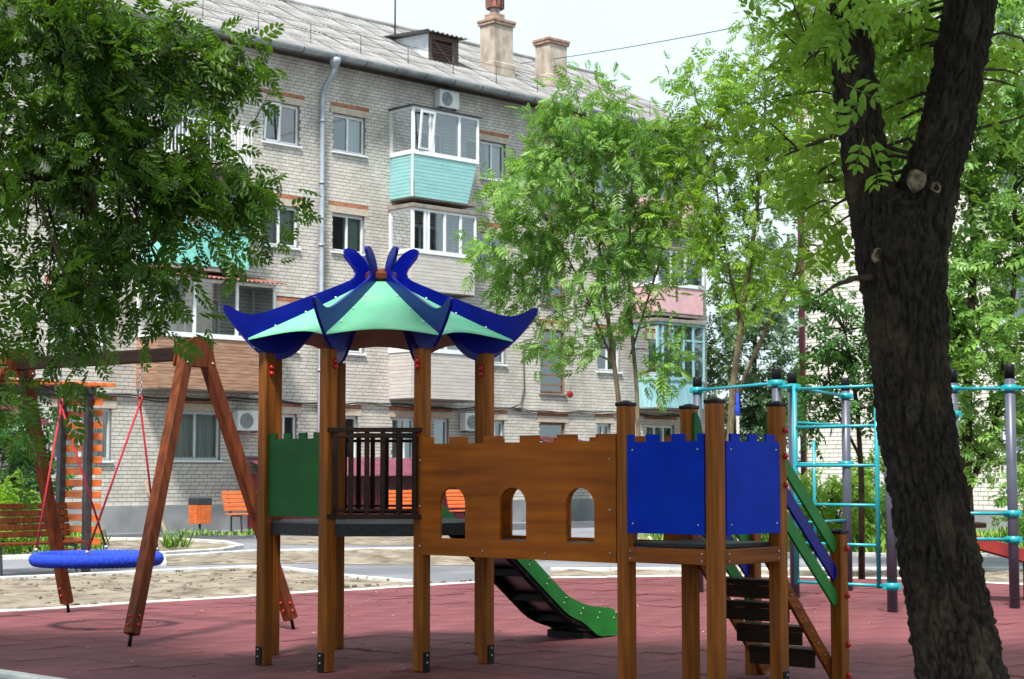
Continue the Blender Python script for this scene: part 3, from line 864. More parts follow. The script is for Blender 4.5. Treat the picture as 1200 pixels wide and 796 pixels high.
# nest seat hanging from the beam
NS_ = thing('nest_swing_seat', 'round blue rope nest seat hanging on red ropes from the swing frame', 'swing seat', (-4.07, 16.85, 0), R(-37.3))
SR, SZ = 0.58, 0.665
ring = [(SR*math.cos(2*math.pi*i/48), SR*math.sin(2*math.pi*i/48), SZ) for i in range(49)]
m = MB(); b0 = 0
n1, n2 = 420, 12
for i in range(n1):
    t = 2*math.pi*i/n1
    for j in range(n2):
        u = 2*math.pi*j/n2
        rr = 0.060 + 0.007*abs(math.cos(42*t + u*.5))
        m.v.append(((SR+rr*math.cos(u))*math.cos(t), (SR+rr*math.cos(u))*math.sin(t), SZ+rr*math.sin(u)))
for i in range(n1):
    for j in range(n2):
        m.f.append((i*n2+j, ((i+1)%n1)*n2+j, ((i+1)%n1)*n2+(j+1)%n2, i*n2+(j+1)%n2)); m.sm.append(True)
obj('seat_ring', m, M['rope_blue'], NS_)
net = MB()
for i in range(-5, 6):
    q = i*0.1; e = math.sqrt(max(0, SR*SR-q*q))
    net.tube([(q, -e, SZ), (q, 0, SZ-.05), (q, e, SZ)], .008, 5); net.tube([(-e, q, SZ), (0, q, SZ-.05), (e, q, SZ)], .008, 5)
obj('seat_net', net, M['rope_blue'], NS_)
for sx in (-1, 1):
    top_, mid = Vector((sx*0.62, 0, 2.56)), Vector((sx*0.60, 0, 2.24))
    ch = MB(); nl = 9
    for i in range(nl):
        c = top_.lerp(mid, (i+.5)/nl)
        pts = []
        for k in range(9):
            t = 2*math.pi*k/8
            a, b_ = 0.012*math.cos(t), 0.026*math.sin(t)
            pts.append(c + (Vector((a,0,b_)) if i % 2 else Vector((0,a,b_))))
        ch.tube(pts, 0.004, 5, False)
    obj('chain', ch, M['steel'], NS_)
    sh = MB(); pts = [mid + Vector((0.03*math.cos(2*math.pi*k/10), 0, -.03+.04*math.sin(2*math.pi*k/10))) for k in range(11)]
    sh.tube(pts, 0.008, 6, False)
    obj('shackle', sh, M['red'], NS_)
    for sy in (-1, 1):
        e = Vector((sx*SR*math.cos(R(48)), sy*SR*math.sin(R(48)), SZ+.09))
        obj('rope', MB().tube([mid+Vector((0,0,-.06)), e], 0.011, 7), M['rope_red'], NS_)
        rg = MB(); rg.tube([e + Vector((0,0,.0)), e+Vector((0,0,-.06))], .012, 6); rg.ball(e, .022, 8, 5)
        obj('rope_clamp', rg, M['steel'], NS_)
# ------------------------------------------------------------------ apartment building
AB = thing('apartment_building', 'long four storey apartment block of pale brick with grey corrugated roof', 'building', (-4.70, 49.5, 0), R(44))
BX0, BX1 = -15.0, 16.2
openings, lintels = [], []
HEADS = [3.17, 6.12, 9.05, 11.98]
BH, BL, JT = 0.1, 0.26, 0.015

def brick_wall(root, x0, x1, z0, z1, ops, mat, singles=None, y=0.0):
    V, F, one = [], [], []
    nz = int((z1-z0)/BH)
    for i in range(nz):
        a, b = z0+i*BH, z0+(i+1)*BH-JT
        free = [(x0, x1)]
        for (p, q, r, s) in ops:
            if s > a+0.03 and r < b-0.03:
                nf = []
                for (u, w) in free:
                    if q <= u or p >= w: nf.append((u, w)); continue
                    if p > u: nf.append((u, p))
                    if q < w: nf.append((q, w))
                free = nf
        off = (0, 0.5, 0.0, 0.5, 0.25)[i % 5]*BL
        for (u, w) in free:
            k = math.floor((u-x0+off)/BL)
            while True:
                p = x0-off+k*BL; q = p+BL-JT; k += 1
                if p >= w: break
                p, q = max(p, u), min(q, w)
                if q-p < 0.03: continue
                if singles and q-p > BL-JT-0.002 and singles(p, a) and len(one) < 300: one.append((p, a))
                else: V.append((p, q, a, b))
    A = np.array(V); n = len(A)
    p, q, a, b = A.T
    yo = y - rng.uniform(0, 0.003, n); yi = np.full(n, y+0.03)
    pts = np.stack([np.stack(t, 1) for t in ((p,yo,a),(q,yo,a),(q,yo,b),(p,yo,b),(p,yi,a),(q,yi,a),(q,yi,b),(p,yi,b))], 1).reshape(-1, 3)
    fs = np.array([(0,1,2,3),(1,5,6,2),(4,0,3,7),(3,2,6,7),(4,5,1,0)])
    F = (np.arange(n)[:,None,None]*8 + fs[None]).reshape(-1, 4)
    w_ = structure(put('brickwork', npmesh('brickwork', pts, F), mat, root), 'stuff')
    if one:
        me = MB().box(0, BL-JT, 0, 0.03, 0, BH-JT).mesh('brick')
        for (p, a) in one: put('brick', me, mat, root, (p, y-random.uniform(0, .006), a))
    return w_
def wall_core(root, x0, x1, z0, z1, ops, y, mat):
    xs = sorted(set([x0, x1] + [min(max(v, x0), x1) for o in ops for v in o[:2]]))
    zs = sorted(set([z0, z1] + [min(max(v, z0), z1) for o in ops for v in o[2:]]))
    m = MB()
    for a, b in zip(xs[:-1], xs[1:]):
        run = None
        for c, d in zip(zs[:-1], zs[1:]):
            cx, cz = (a+b)/2, (c+d)/2
            if any(o[0] < cx < o[1] and o[2] < cz < o[3] for o in ops): continue
            m.add([(a,y,c),(b,y,c),(b,y,d),(a,y,d)], [(0,1,2,3)])
    return obj('wall', m, mat, root)

def window(root, x0, x1, z0, z1, panes=(0.5,), frame='pvc', curtain=None, sill=True, lintel=True, ajar=None, bars=(), y=0.10, ops=openings):
    ops.append((x0, x1, z0, z1))
    fw = 0.055
    m = MB()
    m.box(x0, x1, y, y+.06, z0, z0+fw).box(x0, x1, y, y+.06, z1-fw, z1).box(x0, x0+fw, y, y+.06, z0+fw, z1-fw).box(x1-fw, x1, y, y+.06, z0+fw, z1-fw)
    cuts = [x0+fw*.5] + [x0+(x1-x0)*t for t in panes] + [x1-fw*.5]
    for t in cuts[1:-1]: m.box(t-fw*.55, t+fw*.55, y-.008, y+.06, z0+fw, z1-fw)
    for t in bars: m.box(x0+fw, x1-fw, y-.006, y+.05, z0+(z1-z0)*t-.025, z0+(z1-z0)*t+.025)
    # inner sash rims
    for a, b in zip(cuts[:-1], cuts[1:]):
        a2, b2 = a+fw*.55, b-fw*.55
        m.box(a2, b2, y-.012, y+.04, z0+fw, z0+fw+.035).box(a2, b2, y-.012, y+.04, z1-fw-.035, z1-fw)
    w = obj('window', m, M[frame], root)
    for i, (a, b) in enumerate(zip(cuts[:-1], cuts[1:])):
        p = MB(); p.add([(a+.03,y+.03,z0+fw),(b-.03,y+.03,z0+fw),(b-.03,y+.03,z1-fw),(a+.03,y+.03,z1-fw)], [(0,1,2,3)])
        obj('pane', p, M['glass'], w)
    r = MB(); d = 1.6
    r.add([(x0,0,z0),(x1,0,z0),(x1,0,z1),(x0,0,z1),(x0,d,z0),(x1,d,z0),(x1,d,z1),(x0,d,z1)], [(0,4,5,1),(1,5,6,2),(2,6,7,3),(3,7,4,0),(4,7,6,5)])
    obj('room', r, M['room'], w)
    if sill: obj('sill', MB().cbox(x0-.06, x1+.06, -.07, y, z0-.05, z0, .006), M['pvc' if frame == 'pvc' else 'slab'], w)
    if lintel:
        lb = MB().cbox(x0-.12, x1+.14, -.015, .09, z1+.0, z1+.2, .005)
        obj('lintel', lb, M['lintel'], w)
        k = MB(); n = max(3, int((x1-x0+.26)/.13)); s_ = (x1-x0+.26)/n
        for i in range(n): k.box(x0-.12+i*s_, x0-.12+(i+1)*s_-.01, -.012, .05, z1+.212, z1+.315)
        obj('soldier_course', k, M['brick_red'], w)
        ops.append((x0-.12, x1+.14, z1-.001, z1+.325))
    if curtain:
        mat, ca, cb = curtain
        c = MB(); n = 20; xa, xb = x0+(x1-x0)*ca, x0+(x1-x0)*cb
        vs_ = []
        for i in range(n+1):
            x = xa+(xb-xa)*i/n; yy = y+.18+.03*math.sin(i*1.9)
            vs_ += [(x, yy, z0+.02), (x, yy, z1-.02)]
        c.add(vs_, [(2*i, 2*i+2, 2*i+3, 2*i+1) for i in range(n)], True)
        obj('curtain', c, M[mat], w)
    if ajar:
        a, b = cuts[ajar[0]]+.03, cuts[ajar[0]+1]-.03
        s_ = MB(); zt = z1-.03; zb = z0+.04; tilt = 0.0
        for (p, q, u, v) in ((a,b,zb,zb+.06),(a,b,zt-.06,zt),(a,a+.06,zb,zt),(b-.06,b,zb,zt)):
            s_.box(p, q, -.02, .02, u, v)
        Mx = Matrix.Translation((0, y-.02, zb)) @ Matrix.Rotation(R(5), 4, 'X') @ Matrix.Translation((0, 0, -zb))
        s_.v = [tuple(Mx @ Vector(q)) for q in s_.v]
        obj('tilted_sash', s_, M[frame], w)
    return w

cc = ['curtain', 'curtain_green', 'curtain', None]
rr = random.Random(21)
def rc(full=0.5):
    t = rr.random()
    if t < 0.25: return None
    if t < 0.6: return (rr.choice(['curtain', 'curtain_green']), 0.0, 1.0)
    if t < 0.8: return (rr.choice(['curtain', 'curtain_green']), rr.uniform(.4,.6), 1.0)
    return ('curtain', 0.0, rr.uniform(.35,.6))
for k in (1, 2, 3):
    h = HEADS[k]
    cA = {3: ('rosecloth', .5, 1.0), 2: ('curtain', 0, 1), 1: ('curtain', 0, 1)}[k]
    window(AB, -3.17, -1.91, h-1.18, h, curtain=cA, ajar=((0,) if k == 3 else None))
    window(AB, -0.69, 0.50, h-1.14, h, curtain={3: ('curtain_green', .62, 1), 2: ('curtain_green', .5, 1), 1: ('curtain', 0, .6)}[k])
    window(AB, 5.15, 6.25, h-1.2, h, curtain=rc())
    window(AB, 10.49, 11.62, h-1.22, h, curtain=rc())
    window(AB, -9.7, -8.2, h-1.3, h, curtain=rc())
    window(AB, -12.6, -11.2, h-1.3, h, curtain=rc())
    window(AB, 1.9, 3.6, h-1.9, h, curtain=rc(), sill=False, lintel=False)
    window(AB, -6.6, -4.6, h-1.9, h, curtain=rc(), sill=False, lintel=False)
    window(AB, 12.9, 14.3, h-1.9, h, curtain=rc(), sill=False, lintel=False)
for k, (a, b) in enumerate(((4.08, 6.17), (7.0, 9.1), (9.95, 12.05))):
    w = window(AB, 7.8, 8.93, a, b, panes=(), frame='oldwood', sill=True, lintel=True, bars=(.14,.29,.44,.60,.66,.82), y=.06)
h = HEADS[0]
for (a, b, hh, cur, pn) in ((-9.5,-7.83,1.35,('curtain',0,1),(.5,)), (-6.01,-4.47,1.32,('curtain',0,1),(.5,)), (-2.7,-1.9,1.3,None,(.5,)), (-0.6,.3,1.3,('curtain',0,.5),(.5,)), (1.6,2.5,1.3,('curtain_green',0,1),(.6,)), (3.25,3.85,1.3,('curtain_green',0,1),()), (5.5,6.2,1.3,None,(.5,)), (10.47,11.14,.9,None,(.5,)), (12.95,14.4,1.2,('curtain',.3,.8),(.33,.66)), (-12.6,-11.2,1.35,None,(.5,))):
    w = window(AB, a, b, h-hh, h, panes=pn, curtain=cur)
    if a in (-9.5, -6.01):
        g = MB()
        for i in range(13):
            x = a+.06+(b-a-.12)*i/12
            g.tube([(x, -.02, h-hh+.04), (x+.05*math.sin(i*2.1), -.02, h-hh*.5), (x, -.02, h-.04)], .007, 5, False)
        for z in (h-hh+.08, h-.08): g.tube([(a, -.02, z), (b, -.02, z)], .007, 5, False)
        obj('window_grille', g, M['acgrey'], w)
window(AB, 7.78, 8.95, 2.6, 3.15, panes=(), frame='oldwood', sill=False, y=.06)

wall_core(AB, BX0, BX1, 0.0, 13.5, openings, 0.008, M['mortar'])
brick_wall(AB, BX0, BX1, 0.68, 13.42, openings, M['brick'], singles=lambda x, z: -8.0 < x < -2.5 and z < 3.9)
m = MB().box(BX0, BX1, 10.8, 11.0, 0, 13.5).box(BX1-.2, BX1, .05, 10.8, 0, 13.5).box(BX0, BX0+.2, .05, 10.8, 0, 13.5)
obj('rear_wall', m, M['mortar'], AB)
obj('plinth', MB().cbox(BX0, BX1+.03, -.06, .007, -.1, 0.68, .01), M['plinth'], AB)

# roof of overlapping corrugated sheets
EY, EZ, RY, RZ = -0.55, 13.52, 5.5, 16.8
SLP = math.atan2(RZ-EZ, RY-EY); SLEN = math.hypot(RY-EY, RZ-EZ)
m = MB().add([(BX0-.5,EY,EZ-.06),(BX1+.5,EY,EZ-.06),(BX1+.5,RY,RZ-.06),(BX0-.5,RY,RZ-.06),(BX1+.5,11.6,EZ-.06),(BX0-.5,11.6,EZ-.06)], [(0,1,2,3),(3,2,4,5)])
m.add([(BX1+.0,0,13.45),(BX1,11,13.45),(BX1,RY,RZ-.1)], [(0,1,2)]).add([(BX0+.0,0,13.45),(BX0,RY,RZ-.1),(BX0,11,13.45)], [(0,1,2)])
m.add([(BX0-.5,EY,EZ-.07),(BX1+.5,EY,EZ-.07),(BX1+.5,0.1,EZ-.07),(BX0-.5,0.1,EZ-.07)], [(3,2,1,0)])
rf = obj('roof', m, M['oldboard'], AB)
NW, SWd, EXP = 7, 1.13, 1.40
vs_, fs_ = [], []
ns = NW*6
for j, (t, lift) in enumerate(((0, .022), (1.62, 0.0))):
    for i in range(ns+1):
        x = SWd*1.03*i/ns; zz = .026*math.cos(2*math.pi*NW*i/ns)+lift+.01
        vs_.append((x, t*math.cos(SLP) - zz*math.sin(SLP), t*math.sin(SLP)+zz*math.cos(SLP)))
for i in range(ns+1):
    x, y, z = vs_[i]; vs_.append((x, y+.012*math.sin(SLP), z-.012*math.cos(SLP)))
fs_ = [(i, i+1, ns+2+i, ns+1+i) for i in range(ns)] + [(2*ns+2+i, 2*ns+3+i, i+1, i) for i in range(ns)]
mb = MB().add(vs_, fs_, True); sheet_me = mb.mesh('roof_sheet')
for r_ in range(5):
    t = -0.06 + r_*EXP
    for c in range(28):
        x = BX0-.5 + c*SWd
        o = put('roof_sheet', sheet_me, M['slate'], rf, (x, EY+t*math.cos(SLP), EZ+t*math.sin(SLP)+random.uniform(0, .012)))
        o.rotation_euler = (random.gauss(0, .004), random.gauss(0, .004), random.gauss(0, .004))
ridge = MB().tube([(BX0-.5, RY, RZ+.03), (BX1+.5, RY, RZ+.03)], .12, 8)
obj('ridge_cap', ridge, M['slate'], rf)
# gutter and downpipe
g = MB(); ng = 8
prof_g = [(EY-.10+.13*math.cos(math.pi+math.pi*i/ng), EZ-.03+.13*math.sin(math.pi+math.pi*i/ng)) for i in range(ng+1)]
for (y0_, z0_), (y1_, z1_) in zip(prof_g[:-1], prof_g[1:]):
    g.add([(BX0-.5,y0_,z0_),(BX1+.5,y0_,z0_),(BX1+.5,y1_,z1_),(BX0-.5,y1_,z1_)], [(0,1,2,3)], True)
g.box(BX0-.5, BX1+.5, EY+.035, EY+.055, EZ-.16, EZ-.02)
gt = obj('gutter', g, M['zinc'], AB)
for i in range(28):
    x = BX0 + i*1.15
    obj('gutter_bracket', MB().tube([(x, EY-.10+.137*math.cos(math.pi+math.pi*k/6), EZ-.03+.137*math.sin(math.pi+math.pi*k/6)) for k in range(7)], .012, 5), M['char'], gt)
px_ = -1.2
p = MB().tube([(px_+.06, EY-.08, 13.32), (px_+.06, EY-.08, 13.1), (px_+.03, -.14, 12.55), (px_, -.14, 12.3), (px_, -.14, .35), (px_, -.32, .2)], .075, 12)
dp = obj('downpipe', p, M['pipe'], AB)
p = MB().lathe([(.09,0),(.15,.16),(.17,.2),(.17,.3)], 10, Matrix.Translation((px_+.06, EY-.08, 13.1)))
obj('hopper', p, M['pipe'], dp)
for z in (11.6, 9.8, 8, 6.2, 4.4, 2.2):
    obj('pipe_clip', MB().lathe([(.098,0),(.098,.06)], 12, Matrix.Translation((px_, -.14, z))), M['zinc'], dp)
# snow rail along the eave
rl = MB()
def on_roof(y): return EZ+(y-EY)*math.tan(SLP)+.05
for yy, hh in ((.12, .55), (.12, .3)):
    rl.tube([(BX0, yy, on_roof(yy)+hh), (BX1, yy, on_roof(yy)+hh)], .009, 5, False)
sr = obj('snow_rail', rl, M['char'], rf)
for i in range(17):
    x = BX0+.6 + i*1.85
    obj('rail_post', MB().tube([(x, .12, on_roof(.12)), (x, .12, on_roof(.12)+.56)], .012, 5), M['char'], sr)
# dormer
dm = MB()
x0, x1, y0, zb, zt = 4.25, 5.5, 1.45, 14.45, 15.5
dm.add([(x0,y0,zb),(x0,y0,zt),(x0,3.3,zt+.12),(x0,3.3,zt+.0)], [(0,1,2,3)]).add([(x1,y0,zb),(x1,3.3,zt),(x1,3.3,zt+.12),(x1,y0,zt)], [(0,1,2,3)])
dr = obj('dormer', dm, M['whitewash'], rf)
obj('dormer_front', MB().box(x0, x0+.12, y0-.03, y0+.03, zb, zt).box(x1-.28, x1, y0-.03, y0+.03, zb, zt).box(x0+.12, x1-.28, y0-.03, y0+.03, zt-.16, zt).box(x0+.12, x1-.28, y0-.03, y0+.03, zb, zb+.14).box(x0+.1, x1-.25, y0+.12, y0+.14, zb, zt), M['oldboard'], rf)
for i in range(7):
    z = zb+.17+i*.095
    obj('louvre_slat', MB().box(x0+.12, x1-.28, -.045, .045, -.008, .008, Matrix.Translation((0, y0, z)) @ Matrix.Rotation(R(-40), 4, 'X')), M['oldboard'], rf)
obj('louvre_brace', MB().beam((x0+.14, y0-.04, zt-.2), (x1-.3, y0-.04, zb+.16), .03, .05, .004), M['oldboard'], rf)
vs_ = []
for j, (y, z) in enumerate(((y0-.3, zt+.02), (3.5, zt+.2))):
    for i in range(55):
        x = x0-.28 + (x1-x0+.56)*i/54; vs_.append((x, y, z+.025*math.cos(i*math.pi/3)))
n = 55
vs_ += [(x, y, z-.02) for x, y, z in vs_[:n]]
obj('dormer_sheet', MB().add(vs_, [(i, i+1, n+i+1, n+i) for i in range(n-1)] + [(2*n+i, 2*n+i+1, i+1, i) for i in range(n-1)], True), M['slate'], rf)
# chimneys
def chimney(x0, x1, y0, y1, zt, cowl):
    m = MB().cbox(x0, x1, y0, y1, 13.9, zt-.2, .02).cbox(x0-.05, x1+.05, y0-.05, y1+.05, 13.9, 14.9+.25, .03)
    c = obj('chimney', m, M['render'], rf); c['label'] = 'plastered chimney with a brick cap'
    k = MB().cbox(x0-.05, x1+.05, y0-.05, y1+.05, zt-.2, zt-.1, .01).cbox(x0-.075, x1+.075, y0-.075, y1+.075, zt-.098, zt, .012)
    if cowl: k.cbox(x0+.12, x1-.3, y0+.1, y1-.1, zt+.002, zt+.22, .012)
    obj('chimney_cap', k, M['brick_old'], rf)
    if cowl:
        cx, cy = (x0+x1)/2-.08, (y0+y1)/2
        obj('flue', MB().lathe([(.17,0),(.15,.3),(.15,.42)], 14, Matrix.Translation((cx, cy, zt+.2))), M['zinc'], rf)
        w_ = MB()
        for i in range(12):
            a0, a1 = 2*math.pi*i/12, 2*math.pi*(i+.85)/12
            q = [(cx+.33*math.cos(a0), cy+.33*math.sin(a0)), (cx+.30*math.cos(a1), cy+.30*math.sin(a1))]
            w_.add([(q[0][0],q[0][1],zt+.42),(q[1][0],q[1][1],zt+.42),(q[1][0],q[1][1],zt+.98),(q[0][0],q[0][1],zt+.98)], [(0,1,2,3)])
        w_.lathe([(.34,zt+.98),(.36,zt+1.02),(.05,zt+1.2)], 12, Matrix.Translation((cx, cy, 0)))
        w_.lathe([(.3,zt+.40),(.3,zt+.42)], 12, Matrix.Translation((cx, cy, 0)))
        obj('cowl', w_, M['rust'], rf)
chimney(7.25, 8.15, 1.6, 2.3, 16.62, True)
chimney(9.85, 10.75, 1.6, 2.3, 16.42, False)
a = MB().tube([(4.9, 3.9, 16.0), (4.9, 3.9, 18.2)], .03, 6).tube([(4.2, 3.9, 17.75), (5.6, 3.9, 17.75)], .012, 5).tube([(4.9,3.6,17.5),(4.9,4.3,17.5)], .012, 5)
for i in range(4): a.tube([(4.45+i*.28, 3.75, 17.75), (4.45+i*.28, 4.05, 17.75)], .008, 5)
obj('antenna', a, M['char'], rf)
# cable along the wall
cb = MB()
pts = []
for i in range(90):
    x = BX0+.5 + (BX1-BX0-1)*i/89
    pts.append((x, -.045, 3.52 + .035*math.sin(x*1.3) + .02*math.sin(x*4.1)))
cb.tube(pts, .022, 5); cb.tube([(x, y-.01, z-.06+.02*math.sin(x*2.2)) for x, y, z in pts], .014, 5)
cb.tube([(7.0,-.04,5.4),(7.05,-.04,4.2),(6.9,-.04,3.7),(6.4,-.04,3.55)], .02, 5)
obj('wall_cables', cb, M['cable'], AB)

# balconies: slab with cladding planks, glazing and a top
def balcony(x0, x1, zf, zp, zt, plank_mat, frame_mat, style='h', ph=0.105, flare=0.0, mullions=(.28,.72), top='slab', label=None, depth=1.0, bars=()):
    s_ = obj('balcony', MB().cbox(x0-.02, x1+.02, -depth-.01, 0.02, zf-.14, zf, .01), M['slab'], AB)
    if label: s_['label'] = label
    def plank(m): return obj('plank', m, M[plank_mat], s_)
    if style == 'h':
        n = max(1, round((zp-zf+.1)/ph)); hh = (zp-zf+.1)/n
        for i in range(n):
            z = zf-.1+i*hh; f0 = flare*(1-i/n)
            plank(MB().cbox(x0-.015+f0*.2, x1+.015-f0, -depth-.035, -depth-.012, z, z+hh-.008, .004))
            plank(MB().cbox(x0-.035, x0-.012, -depth-.01, -.005, z, z+hh-.008, .004))
            plank(MB().cbox(x1+.012-f0, x1+.035-f0, -depth-.01, -.005, z, z+hh-.008, .004))
    elif style == 'v':
        n = int((x1-x0)/.13)
        for i in range(n):
            a = x0+(x1-x0)*i/n; b = x0+(x1-x0)*(i+1)/n-.008
            plank(MB().cbox(a, b, -depth-.03, -depth-.01, zf-.1, zp, .004))
        n = int(depth/.13)
        for i in range(n):
            a = -depth+depth*i/n; b = -depth+depth*(i+1)/n-.008
            plank(MB().cbox(x0-.03, x0-.01, a, b, zf-.1, zp, .004))
            plank(MB().cbox(x1+.01, x1+.03, a, b, zf-.1, zp, .004))
    elif style == 'solid':
        obj('parapet', MB().cbox(x0-.03, x1+.03, -depth-.03, -depth+.05, zf-.02, zp, .01).cbox(x0-.03, x0+.05, -depth+.052, 0, zf-.02, zp, .01).cbox(x1-.05, x1+.03, -depth+.052, 0, zf-.02, zp, .01), M[plank_mat], s_)
    if zt:
        fw = .085
        f = MB()
        A0, A1, Y0 = x0-.06, x1+.06, -depth-.06
        for z, h_ in ((zp, fw+.04), (zt-fw, fw)):
            f.box(A0, A1, Y0, Y0+.07, z, z+h_).box(A0, A0+.07, Y0+.071, 0, z, z+h_).box(A1-.07, A1, Y0+.071, 0, z, z+h_)
        za, zb = zp+fw+.04, zt-fw
        for x in [A0, A1-fw] + [A0+(A1-A0)*t-fw/2 for t in mullions]: f.box(x, x+fw, Y0+.002, Y0+.068, za, zb)
        for x in (A0+.002, A1-.068): f.box(x, x+.066, -.08, -.001, za, zb)
        for t in bars: f.box(A0+fw, A1-fw, Y0+.01, Y0+.06, za+(zb-za)*t-.03, za+(zb-za)*t+.03)
        obj('glazing_frame', f, M[frame_mat], s_)
        cuts = [A0+fw/2] + [A0+(A1-A0)*t for t in mullions] + [A1-fw/2]
        for a, b in zip(cuts[:-1], cuts[1:]):
            obj('pane', MB().add([(a+.03,Y0+.035,za-.01),(b-.03,Y0+.035,za-.01),(b-.03,Y0+.035,zb+.01),(a+.03,Y0+.035,zb+.01)], [(0,1,2,3)]), M['glass'], s_)
        for x in (A0+.035, A1-.035):
            obj('pane', MB().add([(x,Y0+.05,za-.01),(x,-.05,za-.01),(x,-.05,zb+.01),(x,Y0+.05,zb+.01)], [(0,1,2,3)]), M['glass'], s_)
        if top == 'slab': obj('balcony_roof', MB().cbox(A0-.08, A1+.08, Y0-.08, 0.01, zt+.002, zt+.05, .01), M['char'], s_)
        elif top == 'sheet':
            vs_ = []
            nn = int((A1-A0+.4)/.03)
            for j, (y, z) in enumerate(((Y0-.25, zt+.02), (0.0, zt+.3))):
                for i in range(nn+1): vs_.append((A0-.2+(A1-A0+.4)*i/nn, y, z+.022*math.cos(i*math.pi/2.5)))
            obj('balcony_roof', MB().add(vs_, [(i, i+1, nn+2+i, nn+1+i) for i in range(nn)], True), M['rust'], s_)
        elif top == 'light': obj('balcony_roof', MB().cbox(A0-.05, A1+.05, Y0-.05, 0.01, zt+.002, zt+.12, .01), M['slab'], s_)
    return s_
b = balcony(1.5, 4.05, 9.75, 10.92, 12.34, 'siding_mint', 'pvc', flare=.38, mullions=(.26,.31,.70), label='enclosed balcony clad in mint green siding')
obj('tilted_sash', MB().box(-.3,.3,-.02,.02,0,.06).box(-.3,.3,-.02,.02,1.1,1.16).box(-.3,-.24,-.02,.02,0.06,1.1).box(.24,.3,-.02,.02,.06,1.1), M['pvc'], b, (1.95, -1.05, 11.08)).rotation_euler = (R(6), 0, R(4))
obj('corner_trim', MB().cbox(1.44, 1.49, -1.05, -1.0, 9.64, 10.92, .004), M['pvc'], b)
balcony(1.5, 3.95, 6.98, 7.98, 9.32, 'siding_white', 'pvc', mullions=(.2,.25,.5,.75), top='light', label='enclosed balcony clad in off white siding, third floor')
balcony(1.5, 4.05, 3.80, 5.06, 6.42, 'siding_white', 'pvc', mullions=(.28,.5,.75), label='enclosed balcony clad in off white siding, above the air conditioner')
balcony(-7.1, -3.5, 3.80, 5.05, 6.62, 'siding_brown', 'pvc', mullions=(.30,.66), top='sheet', ph=.09, label='enclosed balcony clad in worn brown planks')
balcony(-7.0, -4.35, 6.98, 7.9, 8.95, 'mint_paint', 'mint_paint', style='solid', mullions=(.25,.5,.75), top='light', label='balcony with mint green painted sides')
b = balcony(12.37, 14.75, 3.82, 4.65, 6.62, 'siding_blue', 'siding_blue', style='v', mullions=(.12,.33,.55,.76), top='light', bars=(.72,), label='balcony clad in faded light blue boards')
balcony(12.37, 14.75, 6.98, 7.86, 9.1, 'pink', 'pvc', style='solid', mullions=(.3,.6), top='light', label='balcony with pink rendered parapet')
balcony(12.37, 14.75, 9.9, 10.9, None, 'pink', 'pvc', style='solid')
# open balcony with white bars on the top floor
ob = obj('balcony', MB().cbox(-7.05, -4.2, -1.0, 0.02, 9.62, 9.77, .01), M['slab'], AB); ob['label'] = 'open balcony with white barred railing'
obj('hand_rail', MB().box(-7.0,-4.22,-.98,-.94,10.84,10.88).box(-7.0,-4.22,-.98,-.94,9.86,9.89).box(-4.26,-4.22,-.938,0,10.84,10.88).box(-7.0,-6.96,-.938,0,10.84,10.88), M['pvc'], ob)
for i in range(26):
    x = -6.99+i*.11; obj('bar', MB().box(x-.01, x+.01, -.97, -.95, 9.77, 10.84), M['pvc'], ob)
for i in range(8):
    obj('bar', MB().box(-4.25, -4.23, -.85+i*.11-.01, -.85+i*.11+.01, 9.77, 10.84), M['pvc'], ob)
obj('laundry_pole', MB().tube([(-4.3,-.9,10.7),(-3.85,-1.25,12.0)], .025, 6), M['char'], ob)

# air conditioners bolted to the wall
def aircon(x, z, label):
    t = thing('air_conditioner', label, 'air conditioner', (0,0,0), 0, 'air conditioners on the apartment wall')
    c, s_ = math.cos(R(44)), math.sin(R(44))
    lx, ly = x, -.17
    t.location = (-4.70 + lx*c - ly*s_, 49.5 + lx*s_ + ly*c, z); t.rotation_euler = (0, 0, R(44))
    obj('casing', MB().cbox(-.4, .4, -.14, .14, 0, .55, .02), M['acwhite'], t)
    Mx = Matrix.Translation((-.11, -.143, .275)) @ Matrix.Rotation(R(90), 4, 'X')
    obj('fan_grille', MB().lathe([(.22,-.003),(.22,.004),(.2,.007),(.05,.007)], 20, Mx), M['acgrey'], t)
    g = MB()
    for k in range(5):
        r_ = .05+.04*k
        g.tube([(-.11+r_*math.cos(2*math.pi*i/20), -.155, .275+r_*math.sin(2*math.pi*i/20)) for i in range(21)], .005, 4, False)
    obj('grille_ring', g, M['acwhite'], t)
    br = MB()
    for xx in (-.28, .28): br.box(xx-.02, xx+.02, -.13, .17, -.04, -.003)
    obj('bracket', br, M['char'], t)
    return t
aircon(-3.72, 2.66, 'white air conditioner under the brown plank balcony')
aircon(4.66, 2.80, 'white air conditioner at ground floor below the off white balcony')
aircon(3.58, 12.70, 'white air conditioner under the gutter above the mint balcony')
vs_ = []
for i in range(9):
    for j in range(4):
        vs_.append((-.1+.2*j/3+.03*math.sin(i*.7), .03*math.sin(j*2+i*.5), -i*.09))
c, s_ = math.cos(R(44)), math.sin(R(44))
lx, ly = -3.78, -1.12
tag(obj('hanging_cloth', MB().add(vs_, [(i*4+j, i*4+j+1, i*4+j+5, i*4+j+4) for i in range(8) for j in range(3)], True), M['cloth_blue'], None, (-4.70+lx*c-ly*s_, 49.5+lx*s_+ly*c, 5.0)), 'blue cloth hanging beside the brown plank balcony', 'cloth').rotation_euler = (0, 0, R(44))

